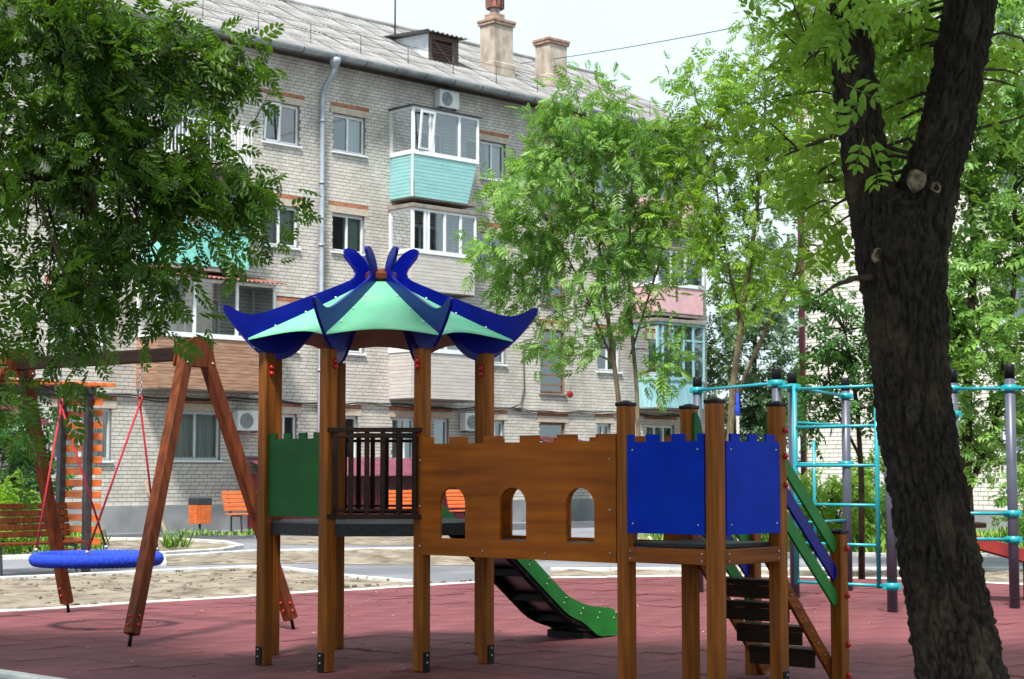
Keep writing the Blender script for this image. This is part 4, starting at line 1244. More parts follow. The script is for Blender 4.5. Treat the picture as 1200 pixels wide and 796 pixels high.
# maroon metal shed along the wall
def corr(m, x0, x1, y0, z0, y1, z1, pitch=.1, amp=.012):
    n = int((x1-x0)/pitch*4); vs_ = []
    for y, z in ((y0, z0), (y1, z1)):
        for i in range(n+1): vs_.append((x0+(x1-x0)*i/n, y + (amp*(1 if (i//2) % 2 else -1) if y0 == y1 else 0), z + (amp*(1 if (i//2) % 2 else -1) if y0 != y1 else 0)))
    m.add(vs_, [(i, i+1, n+2+i, n+1+i) for i in range(n)])
SH = thing('metal_shed', 'low maroon sheet metal shed against the apartment wall', 'shed', (-4.70, 49.5, 0), R(44))
m = MB(); corr(m, -3.6, 3.7, -1.6, 0.0, -1.6, 1.42); m.box(-3.6,-3.58,-1.58,-.07,0,1.5); m.box(3.68,3.7,-1.58,-.07,0,1.5)
obj('shed_wall', m, M['maroon'], SH)
m = MB(); corr(m, -3.75, 3.85, -1.8, 1.44, -.07, 1.95)
obj('shed_roof', m, M['maroon_lit'], SH)
AW = thing('entrance_canopy', 'small maroon canopy over the stairwell entrance', 'canopy', (-4.70, 49.5, 0), R(44))
m = MB(); corr(m, 7.5, 9.3, -1.5, 2.35, -.07, 2.65); obj('canopy_sheet', m, M['maroon'], AW)
obj('canopy_frame', MB().tube([(7.55,-1.45,2.3),(7.55,-.05,2.6)], .025, 6).tube([(9.25,-1.45,2.3),(9.25,-.05,2.6)], .025, 6).tube([(7.55,-1.45,2.3),(7.55,-1.45,0)], .03, 6).tube([(9.25,-1.45,2.3),(9.25,-1.45,0)], .03, 6), M['char'], AW)
AW = thing('porch_canopy', 'maroon porch canopy with white trim behind the left tree', 'canopy', (-4.70, 49.5, 0), R(44))
m = MB(); corr(m, -13.6, -10.6, -2.0, 2.65, -.07, 3.4); obj('canopy_sheet', m, M['maroon'], AW)
obj('canopy_trim', MB().box(-13.6,-10.6,-2.04,-2.0,2.5,2.64), M['pvc'], AW)
obj('canopy_post', MB().tube([(-10.7,-1.95,2.5),(-10.7,-1.95,0)], .04, 6).tube([(-13.5,-1.95,2.5),(-13.5,-1.95,0)], .04, 6), M['char'], AW)
pl = tag(obj('leaning_plank', MB().beam((-6.55,-.62,0.0), (-6.85,-.1,1.28), .14, .03, .004), M['cutwood'], None, (-4.70, 49.5, 0)), 'bare wooden plank leaning on the wall plinth', 'plank')
pl.rotation_euler = (0,0,R(44))

# ------------------------------------------------------------------ neighbouring building on the right
NB = thing('neighbour_building', 'white brick building with dark red downpipe at its corner', 'building', (7.15, 42.0, 0), R(-46))
ops2 = []
for k in range(4):
    h = 3.2+2.93*k
    for a in (2.2, 5.4, 8.6):
        window(NB, a, a+1.4, h-1.3, h, curtain=rc(), ops=ops2, lintel=False)
wall_core(NB, 0, 14, 0.0, 13.6, ops2, 0.008, M['mortar'])
brick_wall(NB, 0, 14, 0.7, 13.5, ops2, M['brick_white'])
obj('plinth', MB().cbox(-.03, 14, -.05, .007, -.1, .7, .01), M['plinth'], NB)
obj('rear_wall', MB().box(0, .2, .05, 10, 0, 13.5).box(0, 14, 10, 10.2, 0, 13.5).box(-.4, 14.4, -.5, 10.5, 13.6, 13.8), M['mortar'], NB)
obj('downpipe', MB().tube([(.1,-.12,13.5),(.1,-.12,.3)], .075, 10), M['maroon'], NB)
gutter2 = obj('gutter', MB().tube([(-.4,-.55,13.6),(14.4,-.55,13.6)], .1, 8), M['maroon'], NB)
# ------------------------------------------------------------------ pergola, benches, litter bin
PG = thing('pergola', 'dark framed pergola with orange slatted side screen and roof boards', 'pergola', (-7.18, 27.14, 0), R(-42))
for (x, y) in ((.05,0), (.78,0), (.05,-2.1), (.78,-2.1)):
    obj('post', MB().cbox(x-.055, x+.055, y-.055, y+.055, -.03, 2.72, .006), M['char'], PG)
obj('top_frame', MB().cbox(-.05,.9,-.06,.06,2.722,2.84,.006).cbox(-.05,.9,-2.16,-2.04,2.722,2.84,.006).cbox(0,.1,-2.038,-.062,2.722,2.84,.006).cbox(.73,.83,-2.038,-.062,2.722,2.84,.006), M['char'], PG)
for i in range(15):
    y = .16-i*.17
    obj('roof_slat', MB().cbox(-.25, 1.2, y-.045, y+.045, 2.842, 2.90, .005), M['orange'], PG)
for i in range(14):
    z = .22+i*.18
    obj('screen_slat', MB().cbox(.0, 1.05, .058, .08, z, z+.105, .004), M['orange'], PG)

def bench(name, label, cat, loc, rotz, L, back_n=5, seat_n=5, group=None, h=0.45, wood='orange'):
    t = thing(name, label, cat, loc, rotz, group)
    for i in range(seat_n):
        y = -.02 - i*.095
        obj('seat_slat', MB().cbox(-L/2, L/2, y-.04, y+.04, h-.015, h+.018, .006), M[wood], t)
    for i in range(back_n):
        z = h+.13+i*.105; y = .06+i*.028
        obj('back_slat', MB().cbox(-L/2, L/2, -.014, .014, -.044, .044, .005, Matrix.Translation((0, y, z)) @ Matrix.Rotation(R(-14), 4, 'X')), M[wood], t)
    for sx in (-1, 1):
        x = sx*(L/2-.22)
        f = MB()
        f.beam((x, .02, h-.04), (x, -.42, h-.04), .04, .035, .004)
        f.beam((x, .08, h-.03), (x, .09+back_n*.028, h+.1+back_n*.105), .04, .03, .004, up=(0,1,0))
        o = obj('bench_frame', f, M['char'], t)
        for y in (.05, -.38):
            obj('leg', MB().beam((x, y, h-.05), (x, y*1.12, -.03), .035, .035, .004, up=(0,1,0)), M['char'], t)
    return t
bench('pergola_bench', 'orange slatted bench seat under the dark pergola', 'bench', (-7.39, 26.0, 0), R(50), 1.75, back_n=5, wood='swing_wood')  # shade on the orange slats is put into a darker wood colour
fc, fs_ = math.cos(R(44)), math.sin(R(44))
def fac_pt(x, y): return (-4.70 + x*fc - y*fs_, 49.5 + x*fs_ + y*fc)
# three benches in front of the building: nearest end visible beside the litter bin
p = fac_pt(-4.75, -2.0); bench('park_bench', 'orange slatted bench beside the litter bin', 'bench', (p[0], p[1], 0), R(44), 1.8, group='orange park benches by the apartment block')
p = fac_pt(-0.1, -3.0); bench('park_bench', 'orange slatted bench seen through the dark pagoda railing', 'bench', (p[0], p[1], 0), R(44), 1.9, group='orange park benches by the apartment block')
p = fac_pt(2.15, -3.0); bench('park_bench', 'orange slatted bench seen through the leftmost arched window of the bridge', 'bench', (p[0], p[1], 0), R(44), 1.9, group='orange park benches by the apartment block')
LB = thing('litter_bin', 'orange slatted litter bin with dark rim on a single foot', 'litter bin', (-7.75, 42.6, 0), R(44))
LB.scale = (.76, .76, 1.0)
obj('liner', MB().cbox(-.24, .24, -.24, .24, .30, .80, .02), M['char'], LB)
for i in range(6):
    x = -.25+.5*(i+.5)/6
    for y in (-.262, .262): obj('slat', MB().cbox(x-.038, x+.038, y-.012, y+.012, .26, .72, .004), M['orange'], LB)
    for xx in (-.262, .262): obj('slat', MB().cbox(xx-.012, xx+.012, x-.038, x+.038, .26, .72, .004), M['orange'], LB)
obj('rim', MB().cbox(-.28, .28, -.28, .28, .722, .90, .015), M['char'], LB)
obj('foot', MB().tube([(0,0,.3),(0,0,-.02)], .04, 8).cbox(-.12,.12,-.12,.12,-.03,-.015,.003), M['char'], LB)

# ------------------------------------------------------------------ climbing and workout frames
CF = thing('climbing_gym', 'grey posts joined by turquoise bars and a wide turquoise ladder', 'climbing frame', (3.4, 20.4, 0))
o0 = Vector((3.4, 20.4, 0))
def gpost(root, org, x, y, h=2.73, collars=()):
    o = obj('post', MB().lathe([(.057,-.03),(.057,h-.16)], 16), M['post_grey'], root, (x-org.x, y-org.y, 0))
    obj('post_cap', MB().lathe([(.06,h-.158),(.06,h-.02),(.05,h),(.02,h+.006)], 16), M['black'], o)
    for z in collars:
        obj('collar', MB().lathe([(.068,z-.04),(.068,z+.04)], 16).cbox(-.1,.1,-.02,.02,z-.032,z+.032,.004), M['teal'], o)
    return o
def gbar(root, org, a, b, r=.02, name='bar'):
    return obj(name, MB().tube([Vector(a)-org, Vector(b)-org], r, 10), M['teal'], root)
A_, B_, C_, D_, E_ = (2.37, 21.8), (3.09, 19.9), (3.42, 20.8), (4.32, 22.1), (4.12, 18.65)
gpost(CF, o0, *A_, collars=(2.56,)); gpost(CF, o0, *B_, collars=(2.55,)); gpost(CF, o0, *C_, collars=(2.55,)); gpost(CF, o0, *D_, collars=(2.5, 1.62)); gpost(CF, o0, *E_, collars=(2.5, .28))
gbar(CF, o0, (*A_, 2.56), (*B_, 2.55)); gbar(CF, o0, (*B_, 2.55), (*C_, 2.55)); gbar(CF, o0, (*C_, 2.55), (*D_, 2.5))
la, lb = Vector((3.22, 19.45, 0)), Vector((4.00, 18.75, 0))
gbar(CF, o0, (la.x, la.y, .25), (la.x, la.y, 2.52), .026, 'ladder_upright'); gbar(CF, o0, (lb.x, lb.y, .25), (lb.x, lb.y, 2.50), .026, 'ladder_upright')
gbar(CF, o0, (*B_, 2.5), (la.x, la.y, 2.5)); gbar(CF, o0, (lb.x, lb.y, .28), (*E_, .28)); gbar(CF, o0, (lb.x, lb.y, 2.46), (*E_, 2.46))
for i in range(6):
    z = .28+i*.436
    gbar(CF, o0, (la.x, la.y, z), (lb.x, lb.y, z), .018, 'rung')
for z in (2.12, 1.62, .9):
    gbar(CF, o0, (*C_, z), (*D_, z), .018, 'rung')
gbar(CF, o0, (3.75, 21.25, .3), (3.75, 21.25, 1.9), .02)
RP = thing('climbing_rope', 'white climbing rope with blue end hanging from the turquoise bar', 'rope', (2.75, 20.8, 0))
m = MB()
for k in range(3):
    m.tube([(.012*math.cos(z*40+k*2.09), .012*math.sin(z*40+k*2.09), z) for z in np.linspace(.3, 2.32, 70)], .011, 5)
obj('rope', m, M['rope_white'], RP)
obj('rope_sleeve', MB().lathe([(.02,2.2),(.03,2.22),(.03,2.3),(.018,2.34),(.018,2.48)], 10), M['rope_blue'], RP)
obj('hook', MB().tube([(0,0,2.48),(0,.02,2.52),(0,0,2.56)], .008, 6), M['steel'], RP)
WS = thing('workout_frame', 'grey workout posts with turquoise collars behind the thick tree trunk', 'workout frame', (5.6, 19.3, 0))
o1 = Vector((5.6, 19.3, 0))
F_, G_, K_ = (5.22, 20.2), (5.62, 19.25), (8.0, 19.0)
gpost(WS, o1, *F_, collars=(2.5, 2.2)); gpost(WS, o1, *G_, collars=(2.46, 1.05, .76)); gpost(WS, o1, *K_, collars=(2.46,))
gbar(WS, o1, (*G_, 2.46), (*K_, 2.46)); gbar(WS, o1, (*F_, 2.5), (*G_, 2.46)); gbar(WS, o1, (5.05, 18.95, 1.06), (*G_, 1.05)); gbar(WS, o1, (5.05, 18.95, .78), (*G_, .76))
SB = thing('sit_up_bench', 'red slatted sit-up bench sloping down behind the grey post', 'exercise bench', (5.6, 20.4, 0))
for i in range(4):
    obj('board', MB().beam((-.5, -.15+i*.11, .83), (1.1, -.15+i*.11, .38), .095, .035, .005), M['red_board'], SB)
for y in (-.24, .28): obj('side_rail', MB().beam((-.5, y, .80), (1.1, y, .35), .03, .15, .006), M['red_board'], SB)
obj('footrest', MB().cbox(-.62,.0,-.16,.2,.86,.92,.01), M['dark_wood'], SB)
obj('support_post', MB().tube([(.52,.05,-.03),(.52,.05,.5)], .045, 12), M['post_grey'], SB)
obj('support_bar', MB().tube([(-.42,.05,.8),(-.42,.05,-.03)], .03, 10), M['post_grey'], SB)
obj('collar', MB().lathe([(.055,.44),(.055,.53)], 12, Matrix.Translation((.52,.05,0))), M['teal'], SB)

# ------------------------------------------------------------------ trees
def leaf_template(pairs, L, l, w, fine=False, droop=0.25, ang=52):
    V, F, leafid = [], [], []
    items = [(0.28+0.62*i/max(1, pairs-1), s_) for i in range(pairs) for s_ in (-1, 1)] + [(0.96, 0)]
    for n, (t, s_) in enumerate(items):
        bx, bz = L*t, -droop*L*t*t
        a = R(ang)*s_ if s_ else 0
        d = np.array([math.cos(a), math.sin(a), -0.18-droop*t*.8]); d /= np.linalg.norm(d)
        y = np.array([-math.sin(a), math.cos(a), 0.0]); up = np.cross(d, y)
        sc = (0.75+0.5*math.sin(math.pi*min(1, t*1.05)))*.9
        b = np.array([bx, 0, bz]); ll, ww = l*sc, w*sc
        k = len(V)
        if fine:
            V += [b, b+d*ll*.32+y*ww*.46+up*ww*.16, b+d*ll*.68+y*ww*.42+up*ww*.12, b+d*ll-np.array([0,0,ll*.12]), b+d*ll*.68-y*ww*.42+up*ww*.12, b+d*ll*.32-y*ww*.46+up*ww*.16]
            F += [(k, k+5, k+4, k+3), (k, k+3, k+2, k+1)]; leafid += [n]*6
        else:
            V += [b, b+d*ll*.45-y*ww*.5+up*ww*.15, b+d*ll-np.array([0,0,ll*.12]), b+d*ll*.45+y*ww*.5+up*ww*.15]
            F += [(k, k+1, k+2, k+3)]; leafid += [n]*4
    # thin stalk
    k = len(V); q = w*.05
    V += [np.array([0,-q,0]), np.array([L,-q*.4,-droop*L]), np.array([L,q*.4,-droop*L]), np.array([0,q,0])]; F += [(k,k+1,k+2,k+3)]; leafid += [99]*4
    return np.array(V), np.array(F), np.array(leafid)

def make_tree(name, label, cat, stems, ells, leaf, mat, barkmat, per=7, spread=0.22, droop=0.5, loc=(0,0,0), seed=1, bend=0.15, twig=0.012, group=None, singles=0, own_trunk=None, scl=(0.6,1.3), view=None, upbias=1.0, nb=5, high=None, jit=.6, zfrac=.25, hang=.45):
    r = np.random.default_rng(seed)
    root = thing(name, label, cat, loc, 0, group)
    org = np.array(loc)
    nodes = []      # (point, radius)
    if own_trunk is None:
        m = MB()
        for pts in stems:
            m.tube([Vector(p[:3])-Vector(loc) for p in pts], [p[3] for p in pts], 10)
        obj('trunk', m, M[barkmat], root)
    for pts in stems:
        P = np.array(pts)
        for a, b in zip(P[:-1], P[1:]):
            n = max(2, int(np.linalg.norm(b[:3]-a[:3])/0.2))
            for t in np.linspace(0, 1, n): nodes.append(a+(b-a)*t)
    zmin = min(p[2] for e in stems for p in e) + zfrac*(max(p[2] for e in stems for p in e)-min(p[2] for e in stems for p in e))
    nodes = [n for n in nodes if n[2] > zmin]
    cl = []
    for (x, y, z, rx, ry, rz, n) in ells:
        for _ in range(n):
            d = r.normal(size=3); d /= np.linalg.norm(d); q = r.uniform(.25, 1)**(1/2.2)
            cl.append(np.array([x+d[0]*rx*q, y+d[1]*ry*q, z+d[2]*rz*q]))
    NP = np.array(nodes)
    cl.sort(key=lambda c: np.min(np.linalg.norm(NP[:,:3]-c, axis=1)))
    br = MB(); pos, dirs = [], []
    cap = len(NP)
    buf = np.zeros((len(NP)+len(cl)*4, 4)); buf[:cap] = NP; cnt = cap
    for c in cl:
        A = buf[:cnt]
        dd = np.linalg.norm(A[:,:3]-c, axis=1) + hang*np.maximum(0, A[:,2]-c[2]) + .03/np.maximum(A[:,3], .004)*.2
        j = int(np.argmin(dd)); a = A[j]
        L = np.linalg.norm(c-a[:3])
        r0 = min(a[3]*.75, twig*(0.7+0.9*L)); r1 = min(r0, twig*.35)
        mid = a[:3]*.5+c*.5 + r.normal(0, .07*L, 3) + np.array([0,0,bend*L*.5])
        pts = [a[:3], a[:3]*.25+mid*.75*1 if False else (a[:3]*.3+mid*.7), mid*.45+c*.55, c]
        rad = [r0, r0*.8, (r0+r1)/2, r1]
        br.tube([Vector(p-org) for p in pts], rad, nb, False)
        for p_, q_ in zip(pts[1:], rad[1:]):
            buf[cnt] = (*p_, q_); cnt += 1
        out = (c-pts[1]); out /= (np.linalg.norm(out)+1e-6)
        n = max(2, int(r.normal(per, per*.3)))
        for i in range(n):
            t = r.uniform(.3, 1.0)
            base = pts[1]*(1-t)+c*t if t < .6 else c
            base = base + r.normal(0, spread*.45, 3)
            d = out*.6 + r.normal(0, .8, 3); d[2] -= droop*r.uniform(.3, 1.3)
            dirs.append(d/np.linalg.norm(d)); pos.append(base)
    structure(obj('branches', br, M[barkmat], root), 'stuff')
    pos, X = np.array(pos)-org, np.array(dirs)
    N_ = len(pos)
    up = np.tile([0,0,upbias], (N_,1)) + r.normal(0, jit, (N_,3))
    Y = np.cross(up, X); Y /= np.linalg.norm(Y, axis=1)[:,None]+1e-9
    Z = np.cross(X, Y)
    S = r.uniform(*scl, N_)
    if high: S = np.where(pos[:,2] > high, S*3.0, S)  # leaves above the frame enlarged to block more sun and sky
    V, F, lid = leaf
    tone_leaf = np.clip(r.normal(.45, .28, N_), 0, 1)
    sel = np.zeros(N_, bool)
    if singles:
        W = pos+org
        vis = (np.abs(W[:,0]) < .3*W[:,1]) & (W[:,2] < 1.5+.27*W[:,1])
        order = np.argsort(np.where(vis, W[:,1], 1e6))
        sel[order[:singles]] = True
        variants = []
        for v in range(5):
            me = npmesh('leaf', V, F)
            at = me.attributes.new('tone', 'FLOAT', 'POINT'); at.data.foreach_set('value', np.full(len(V), .1+.2*v, np.float32))
            me.materials.append(mat); variants.append(me)
        for i in np.nonzero(sel)[0]:
            o = put('leaf', variants[int(min(4, tone_leaf[i]*5))], None, root)
            T = Matrix(((X[i,0],Y[i,0],Z[i,0],pos[i,0]),(X[i,1],Y[i,1],Z[i,1],pos[i,1]),(X[i,2],Y[i,2],Z[i,2],pos[i,2]),(0,0,0,1)))
            o.matrix_local = T @ Matrix.Diagonal((S[i], S[i], S[i], 1))
    k = ~sel
    pos, X, Y, Z, S, tl = pos[k], X[k], Y[k], Z[k], S[k], tone_leaf[k]
    n = len(pos)
    VV = pos[:,None,:] + S[:,None,None]*(V[None,:,0:1]*X[:,None,:] + V[None,:,1:2]*Y[:,None,:] + V[None,:,2:3]*Z[:,None,:])
    FF = F[None] + (np.arange(n)*len(V))[:,None,None]
    me = npmesh('foliage', VV.reshape(-1,3), FF.reshape(-1,4))
    tone = np.clip(tl[:,None] + r.normal(0, .12, (n, lid.max()+1))[:, lid], 0, 1).astype(np.float32)
    at = me.attributes.new('tone', 'FLOAT', 'POINT'); at.data.foreach_set('value', tone.ravel())
    structure(put('foliage', me, mat, root), 'stuff')
    return root, n

ASH_NEAR = leaf_template(4, .175, .066, .028, True, .25)
ASH_FAR = leaf_template(4, .27, .125, .046, False, .28)
ASH_MID = leaf_template(4, .26, .11, .045, False, .25)
ROUND = leaf_template(3, .16, .075, .038, True, .25, 55)
SMALL = leaf_template(3, .24, .12, .065, False, .15, 58)
CYPRESS = leaf_template(5, .6, .3, .06, False, .45, 30)

LEFT = [(-3.13, 11.4, 4.18, 0.63, 0.63, 0.57, 44), (-2.59, 11.6, 4.3, 0.43, 0.43, 0.36, 32), (-2.19, 11.8, 4.34, 0.31, 0.31, 0.2, 13), (-1.86, 11.9, 4.31, 0.15, 0.15, 0.15, 5), (-2.96, 11.5, 3.44, 0.63, 0.63, 0.52, 40), (-2.35, 11.6, 3.69, 0.43, 0.43, 0.32, 22), (-2.27, 11.7, 3.35, 0.32, 0.32, 0.2, 11), (-1.88, 11.8, 3.34, 0.24, 0.24, 0.21, 9), (-3.12, 11.4, 2.79, 0.48, 0.48, 0.4, 18), (-2.66, 11.5, 2.8, 0.37, 0.37, 0.29, 14), (-2.4, 11.7, 2.57, 0.2, 0.2, 0.15, 5), (-3.14, 11.4, 2.27, 0.46, 0.46, 0.31, 10), (-3.33, 11.2, 1.81, 0.22, 0.22, 0.34, 4), (-3.02, 11.2, 4.6, 0.5, 0.5, 0.22, 18), (-2.05, 11.8, 3.1, 0.21, 0.21, 0.11, 3),
        (-4.2,11.0,3.6,.9,1.0,1.4,50),(-5.4,11.0,6.7,1.6,1.6,.9,70)]
make_tree('ash_tree', 'dark leafy tree reaching in from the left over the swing', 'tree',
    [[(-5.3,10.8,-.05,.2),(-5.25,10.8,1.2,.17),(-5.1,10.85,2.6,.15),(-4.9,10.9,4.2,.12),(-4.7,10.9,6.0,.08),(-4.6,10.8,7.2,.04)],
     [(-5.05,10.87,2.4,.08),(-4.3,11.1,3.2,.055),(-3.5,11.35,3.5,.04),(-2.7,11.55,3.5,.022)],
     [(-4.95,10.9,3.4,.08),(-4.1,11.1,4.2,.05),(-3.2,11.4,4.4,.035),(-2.3,11.7,4.4,.02)]],
    LEFT, ASH_NEAR, L_TREE, 'bark_dark', per=12, spread=.25, droop=.4, jit=.85, loc=(-5.3,10.8,0), seed=11, twig=.009, singles=300, high=5.5)

# thick forked trunk in the right foreground
FT_LOC = Vector((2.19, 8.0, 0))
def bark_tube(pts, nrm, nseg, step, seed, amp=.034):
    P = np.array(pts); seg = np.linalg.norm(np.diff(P[:,:3], axis=0), axis=1); cum = np.concatenate([[0], np.cumsum(seg)])
    s_ = np.arange(0, cum[-1], step)
    q = np.stack([np.interp(s_, cum, P[:,k]) for k in range(4)], 1)
    ker = np.hanning(41); ker /= ker.sum()
    for k in range(4):
        pad_ = np.concatenate([2*q[0,k]-q[20:0:-1,k], q[:,k], 2*q[-1,k]-q[-2:-22:-1,k]]); q[:,k] = np.convolve(pad_, ker, 'valid')[:len(q)]
    V, n = [], nseg
    for i in range(len(q)):
        c, rr_ = Vector(q[i,:3]), q[i,3]
        d = Vector(q[min(i+1,len(q)-1),:3]-q[max(i-1,0),:3]).normalized()
        x = Vector((0,1,0)).cross(d).normalized(); y = d.cross(x)
        for k in range(n):
            t = 2*math.pi*k/n
            ct, st = math.cos(t), math.sin(t)
            wz = s_[i]
            wob = mnoise.noise(Vector((ct*1.3+seed, st*1.3, wz*1.1)))*.10
            w1 = mnoise.noise(Vector((ct*rr_*9, st*rr_*9, wz*3+seed)))*.9
            a_ = mnoise.noise(Vector((ct*rr_*26+w1, st*rr_*26+w1, wz*6.5+seed)))
            b_ = mnoise.noise(Vector((ct*rr_*75, st*rr_*75, wz*30+seed)))
            plate = min(1.0, 1.75*abs(a_)**.55)
            e = rr_*(1+wob) + amp*(plate*(.85+.5*b_)-.6)
            V.append(tuple(c + (x*ct + y*st)*e - FT_LOC))
    nr = len(q)
    F = [(i*n+k, i*n+(k+1)%n, (i+1)*n+(k+1)%n, (i+1)*n+k) for i in range(nr-1) for k in range(n)]
    return V, F
TR = [(2.25,8.0,-.1,.32),(2.19,8.0,.06,.25),(2.15,8.0,.2,.22),(2.082,8.0,.551,.196),(2.022,8.0,.927,.18),(1.959,8.0,1.321,.175),(1.898,8.0,1.719,.172),(1.868,8.0,2.04,.172),(1.852,8.0,2.322,.182),(1.838,8.0,2.5,.198),(1.83,8.0,2.66,.19),(1.83,8.0,2.79,.14),(1.83,8.0,2.84,.06)]
TRR = [(1.88,8.0,2.35,.12),(1.915,8.0,2.565,.148),(1.95,8.0,2.77,.142),(2.012,8.0,2.972,.124),(2.066,8.0,3.136,.117),(2.111,8.0,3.342,.113),(2.156,8.0,3.548,.112),(2.197,8.0,3.755,.112),(2.249,8.02,4.089,.108),(2.326,8.05,4.804,.096),(2.5,8.1,6.2,.07),(2.7,8.2,7.6,.035)]
TRL = [(1.79,8.0,2.3,.10),(1.755,8.0,2.5,.128),(1.722,8.0,2.7,.116),(1.688,8.0,2.9,.106),(1.655,8.0,3.136,.096),(1.636,8.0,3.342,.092),(1.623,8.0,3.548,.09),(1.615,8.0,3.755,.088),(1.596,8.0,4.172,.084),(1.545,8.0,4.846,.072),(1.3,7.9,6.2,.05),(1.0,7.8,7.4,.03)]
V, F = [], []
for pts, ns, sd in ((TR, 230, 1.0), (TRR, 150, 5.0), (TRL, 130, 9.0)):
    v, f = bark_tube(pts, None, ns, .0065 if pts is TR else .008, sd)
    F += [tuple(i+len(V) for i in q) for q in f]; V += v
bt_me = npmesh('trunk', np.array(V), np.array(F), True)
FGS = [(1.66,9.0,3.71,.2,.24,.3,7),(1.5,9.4,3.5,.18,.22,.36,5),(1.72,8.8,3.19,.14,.17,.22,5),(2.03,8.6,3.75,.17,.21,.21,10),(2.02,8.8,3.37,.15,.18,.26,6),(1.62,8.35,2.62,.15,.14,.16,4),(1.62,8.8,2.95,.15,.16,.24,6),(2.56,8.3,3.5,.12,.15,.25,4),(1.59,9.2,3.95,.2,.24,.2,7),(1.86,8.9,3.82,.13,.16,.18,5),
       (2.6,7.4,7.6,3.4,3.6,1.4,200),(0.0,8.2,7.4,2.6,3.4,1.0,190),(-2.8,6.9,7.3,2.2,2.2,.9,130),(2.2,3.6,7.0,3.2,2.2,1.0,90),(1.45,7.75,3.3,.16,.1,.35,3),(1.62,7.7,3.75,.14,.1,.2,4)]  # includes a wide unseen crown overhead, added to shade playground and trunk
ft, _ = make_tree('forked_tree', 'thick dark forked trunk with furrowed bark in the right foreground', 'tree', [TRR[3:], TRL[3:]], FGS, ROUND, L_YEL, 'bark_dark', per=7, spread=.19, droop=.35, jit=.8, loc=tuple(FT_LOC), seed=5, twig=.008, own_trunk=True, singles=300, scl=(.7,1.15), high=5.2, zfrac=0.0, hang=1.6)
put('trunk', bt_me, M['bark'], ft)
def knot(x, y, z, r_, seed):
    """healed branch scar: uneven callus lip round a weathered wound"""
    m, n = MB(), 26
    rings = [(1.4,-.03),(1.22,.008),(1.04,.022),(.86,.019),(.66,.008),(.45,.004),(.2,.004),(.01,.004)]
    for q, h_ in rings:
        for k in range(n):
            t = 2*math.pi*k/n
            w = 1+.22*mnoise.noise(Vector((math.cos(t)*1.2, math.sin(t)*1.2, seed+q*.6)))
            e = r_*q*w
            m.v.append((x+e*math.cos(t)*.85-FT_LOC.x, y-h_*(1+.9*mnoise.noise(Vector((math.cos(t)*2, math.sin(t)*2, seed+7))))-FT_LOC.y, z+e*math.sin(t)*1.05-FT_LOC.z))
    for i in range(len(rings)-1):
        for k in range(n):
            m.f.append((i*n+k, i*n+(k+1)%n, (i+1)*n+(k+1)%n, (i+1)*n+k)); m.sm.append(True)
    obj('branch_scar', m, M['scar'], ft)
knot(1.885, 7.858, 2.86, .038, 1.0); knot(1.972, 7.868, 2.825, .022, 4.0); knot(1.70, 7.862, 2.51, .024, 8.0)
obj('dead_stub', MB().tube([Vector(p)-FT_LOC for p in ((1.76,7.95,2.42),(1.58,7.85,2.40),(1.48,7.8,2.36),(1.41,7.78,2.31))], [.022,.014,.009,.004], 7), M['bark_dark'], ft)

MID = [(1.37,30.0,7.79,.97,.97,.72,44),(.53,30.0,6.56,1.12,1.12,.9,46),(2.05,30.0,6.87,1.12,1.12,1.05,50),(.08,30.0,5.42,.72,.72,.78,26),(1.36,30.0,5.49,1.2,1.2,.9,36),(2.88,30.0,7.02,.72,.72,.9,24),(.83,30.0,4.35,.75,.75,.45,9),(2.42,30.0,5.8,.75,.75,.68,18),(2.78,30.0,3.52,.39,.39,.33,5),(-.15,30.0,4.73,.45,.45,.45,7),(1.81,30.0,4.58,.6,.6,.45,5),(0.9,30.0,3.9,.8,.6,.4,7),(2.4,30.0,4.3,.7,.6,.5,9)]
make_tree('young_ash_tree', 'light green young tree with two thin stems in front of the building', 'tree',
    [[(2.06,30.0,-.05,0.062),(2.02,30.0,1.5,0.0496),(1.85,30.0,3.0,0.0434),(1.65,30.0,4.6,0.0341),(1.45,30,6.2,0.0248),(1.35,30,7.6,0.0124)],
     [(2.12,30.1,-.05,0.0496),(2.25,30.1,1.5,0.0434),(2.2,30.1,3.0,0.0372),(2.08,30.1,4.6,0.031),(2.1,30.1,6.2,0.0217),(2.2,30.1,7.4,0.0124)],
     [(1.8,30.0,3.4,0.0248),(1.2,30,4.9,0.0186),(.5,30,6.2,0.0124)], [(2.1,30.1,3.6,0.0217),(2.6,30,5.2,0.0186),(2.95,30,6.8,0.0124)]],
    MID, ASH_FAR, L_MID, 'bark_light', per=10, spread=.40, droop=.6, jit=.9, loc=(2.08,30.0,0), seed=21, twig=.014)
T3 = [(3.46,29.0,8.03,.8,.8,.65,24),(4.41,29.0,7.88,.87,.87,1.01,34),(3.96,29.0,6.69,1.01,1.01,.87,36),(3.65,29.0,5.36,.72,.72,.72,20),(4.84,29.0,6.54,.87,.87,1.01,34),(5.38,29.0,8.62,.72,.72,.87,24),(3.14,29.0,5.87,.58,.58,.72,16),(5.03,29.0,4.92,.58,.58,.58,14),(4.87,29.0,9.37,.87,.87,.58,20),(4.08,29.0,4.62,.65,.65,.51,9)]
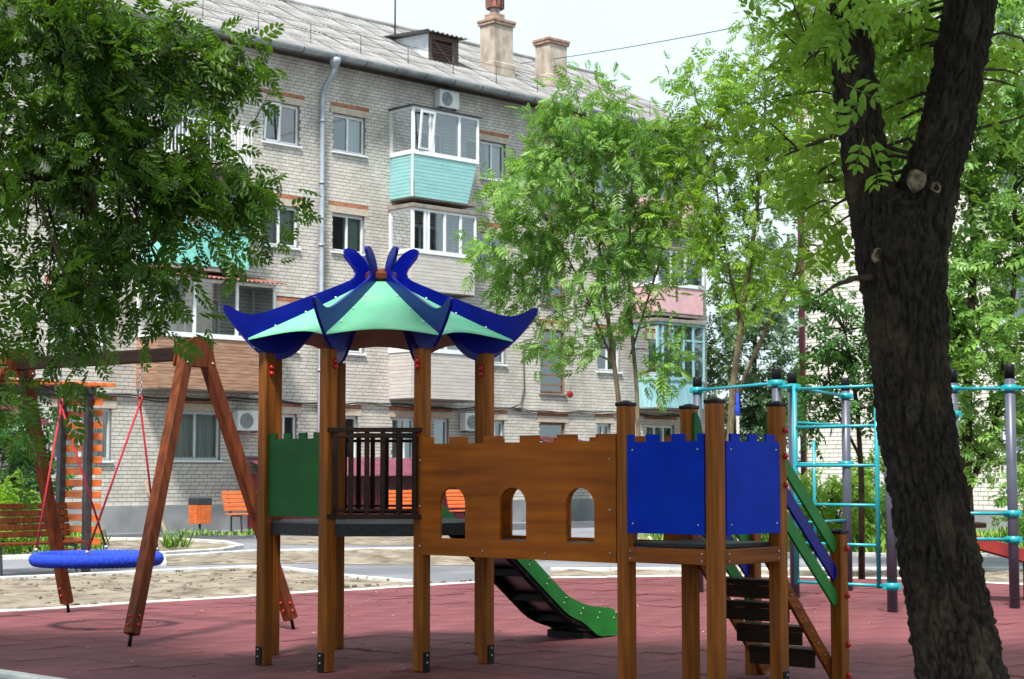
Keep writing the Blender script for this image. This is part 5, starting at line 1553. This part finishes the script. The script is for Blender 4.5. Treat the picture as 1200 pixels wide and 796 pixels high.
make_tree('maple_tree', 'yellow green tree with a pale curved stem behind the white climbing rope', 'tree',
    [[(3.62,29.0,-.05,0.0748),(3.66,29.0,1.6,0.0646),(3.76,29.0,3.0,0.0578),(3.95,29.0,4.3,0.0476),(4.2,29,6.0,0.034),(4.4,29,8.2,0.017)],
     [(3.72,29,2.6,0.034),(4.3,29,3.9,0.0306),(4.85,29,4.9,0.0238),(5.2,29,7.2,0.0136)], [(3.9,29,4.0,0.0306),(3.6,29,5.6,0.0204),(3.4,29,7.4,0.0136)]],
    T3, ASH_MID, L_YEL, 'bark_light', per=10, spread=.42, droop=.4, jit=.8, loc=(3.62,29.0,0), seed=31, twig=.014)
T4 = [(6.99,26.0,7.35,1.17,1.17,1.43,70),(7.68,26.0,5.62,.91,.91,1.43,56),(6.47,26.0,4.56,.71,.71,1.04,28),(7.17,26.0,3.38,1.1,1.1,.91,44),(7.81,26.0,8.43,1.17,1.17,.78,40),(6.75,26.0,2.21,.65,.65,.58,9),(7.6,26.0,2.21,.65,.65,.78,12),(6.05,26.0,6.42,.65,.65,1.04,22),(5.81,26.0,8.02,.78,.78,.78,24)]
make_tree('elm_tree', 'tall small-leaved tree right of the thick trunk', 'tree',
    [[(6.95,26.0,-.05,.1),(6.9,26,1.4,.085),(6.95,26,3,.075),(7.1,26,5,.06),(7.0,26,7.4,.03)], [(6.92,26,1.2,.05),(7.4,26,2.4,.045),(7.7,26,4.4,.04),(7.8,26,8,.02)], [(6.95,26,3.2,.045),(6.4,26,5.0,.035),(5.9,26,7.6,.02)]],
    T4, SMALL, L_MID, 'bark_dark', per=15, spread=.42, droop=.4, jit=.8, loc=(6.95,26.0,0), seed=41, twig=.013)
T5 = [(4.64,24.0,3.48,.54,.54,.6,20),(4.8,24.0,2.64,.48,.48,.54,14),(4.32,24.0,2.52,.34,.34,.48,8),(4.46,24.0,4.09,.3,.3,.3,6),(5.17,24.0,3.12,.36,.36,.72,10)]
make_tree('small_tree', 'small dark leaved tree just behind the turquoise ladder', 'tree',
    [[(5.0,24.6,-.05,.05),(4.98,24.4,1.4,.04),(4.9,24.2,2.4,.032),(4.7,24,3.5,.018)], [(4.96,24.3,1.7,.025),(4.5,24,2.5,.016),(4.4,24,3.6,.01)]],
    T5, SMALL, L_DARK, 'bark_dark', per=8, spread=.3, droop=.4, loc=(5.0,24.6,0), seed=51, twig=.01, scl=(.7,1.1))
for (x, y, s_, sd, lb_, lf, ty) in ((9.0,64,1.0,61,'grey green conifer in the gap between the two buildings', L_GREY, SMALL), (12.3,60,1.0,62,'deep green tree behind the corner of the white building', L_DARK, SMALL), (6.2,68,.9,63,'deep green tree behind the end of the apartment block', L_DARK, SMALL)):
    E_l = [(x+a*s_, y+.3*a, z*s_, rx*s_, rx*s_, rz*s_, n) for a, z, rx, rz, n in ((0,6.4,2.2,1.9,46),(-.9,4.2,1.8,1.4,34),(1.0,4.1,1.8,1.4,34),(.2,9.0,1.4,1.7,28),(0,2.2,2.0,1.2,28))]
    make_tree('background_tree', lb_, 'tree', [[(x,y,-.05,.2),(x,y,3*s_,.15),(x+.2,y,8*s_,.05)]], E_l, ty, lf, 'bark_dark', per=11, spread=.8, droop=.7 if ty is CYPRESS else .3, loc=(x,y,0), seed=sd, twig=.02, group='trees behind the buildings', scl=(1.3,2.1), nb=4)
for (x, y, rr_, h_, sd, lb_, lf) in ((6.3,34.0,1.0,1.5,71,'bright green shrub beyond the turquoise ladder', L_YEL), (7.6,35.0,1.2,1.9,72,'taller mid green shrub left of the thick trunk', L_MID), (4.6,35.5,.9,1.3,73,'low green shrub behind the stair handrails', L_MID), (10.6,33.5,1.2,1.7,74,'green shrub low behind the red exercise bench', L_MID), (-9.4,31.2,.8,1.25,75,'yellow green shrub behind the pergola bench', L_YEL), (-11.0,36.2,1.4,3.0,76,'dark shrub under the left porch canopy', L_DARK)):
    make_tree('shrub', lb_, 'shrub', [[(x,y,-.03,.03),(x+.05,y,h_*.8,.012)], [(x+.1,y,-.03,.025),(x-.25,y+.1,h_*.7,.01)], [(x-.05,y+.05,-.03,.025),(x+.3,y-.1,h_*.7,.01)]],
        [(x,y,h_*.55,rr_,rr_*.8,h_*.48,int(34*rr_*h_))], SMALL, lf, 'bark_dark', per=8, spread=.3, droop=.2, loc=(x,y,0), seed=sd, twig=.008, group='shrubs around the playground', scl=(.8,1.3), nb=4)

# ------------------------------------------------------------------ overhead wire and a ball caught in the tree
pts = [Vector((-6,75,19.2)).lerp(Vector((9.0,40,12.9)), t) + Vector((0,0,-1.3*4*t*(1-t)*.3)) for t in np.linspace(0,1,30)]
tag(obj('overhead_wire', MB().tube(pts, .014, 5), M['cable']), 'thin overhead wire crossing the pale sky', 'wire')
tag(obj('red_ball', MB().ball((0,0,0), .06, 14, 9).tube([(0,0,.05),(.01,0,.16)], .005, 5), M['red'], None, (1.02,30.0,2.89)), 'small red ball hanging low in the young tree', 'ball')
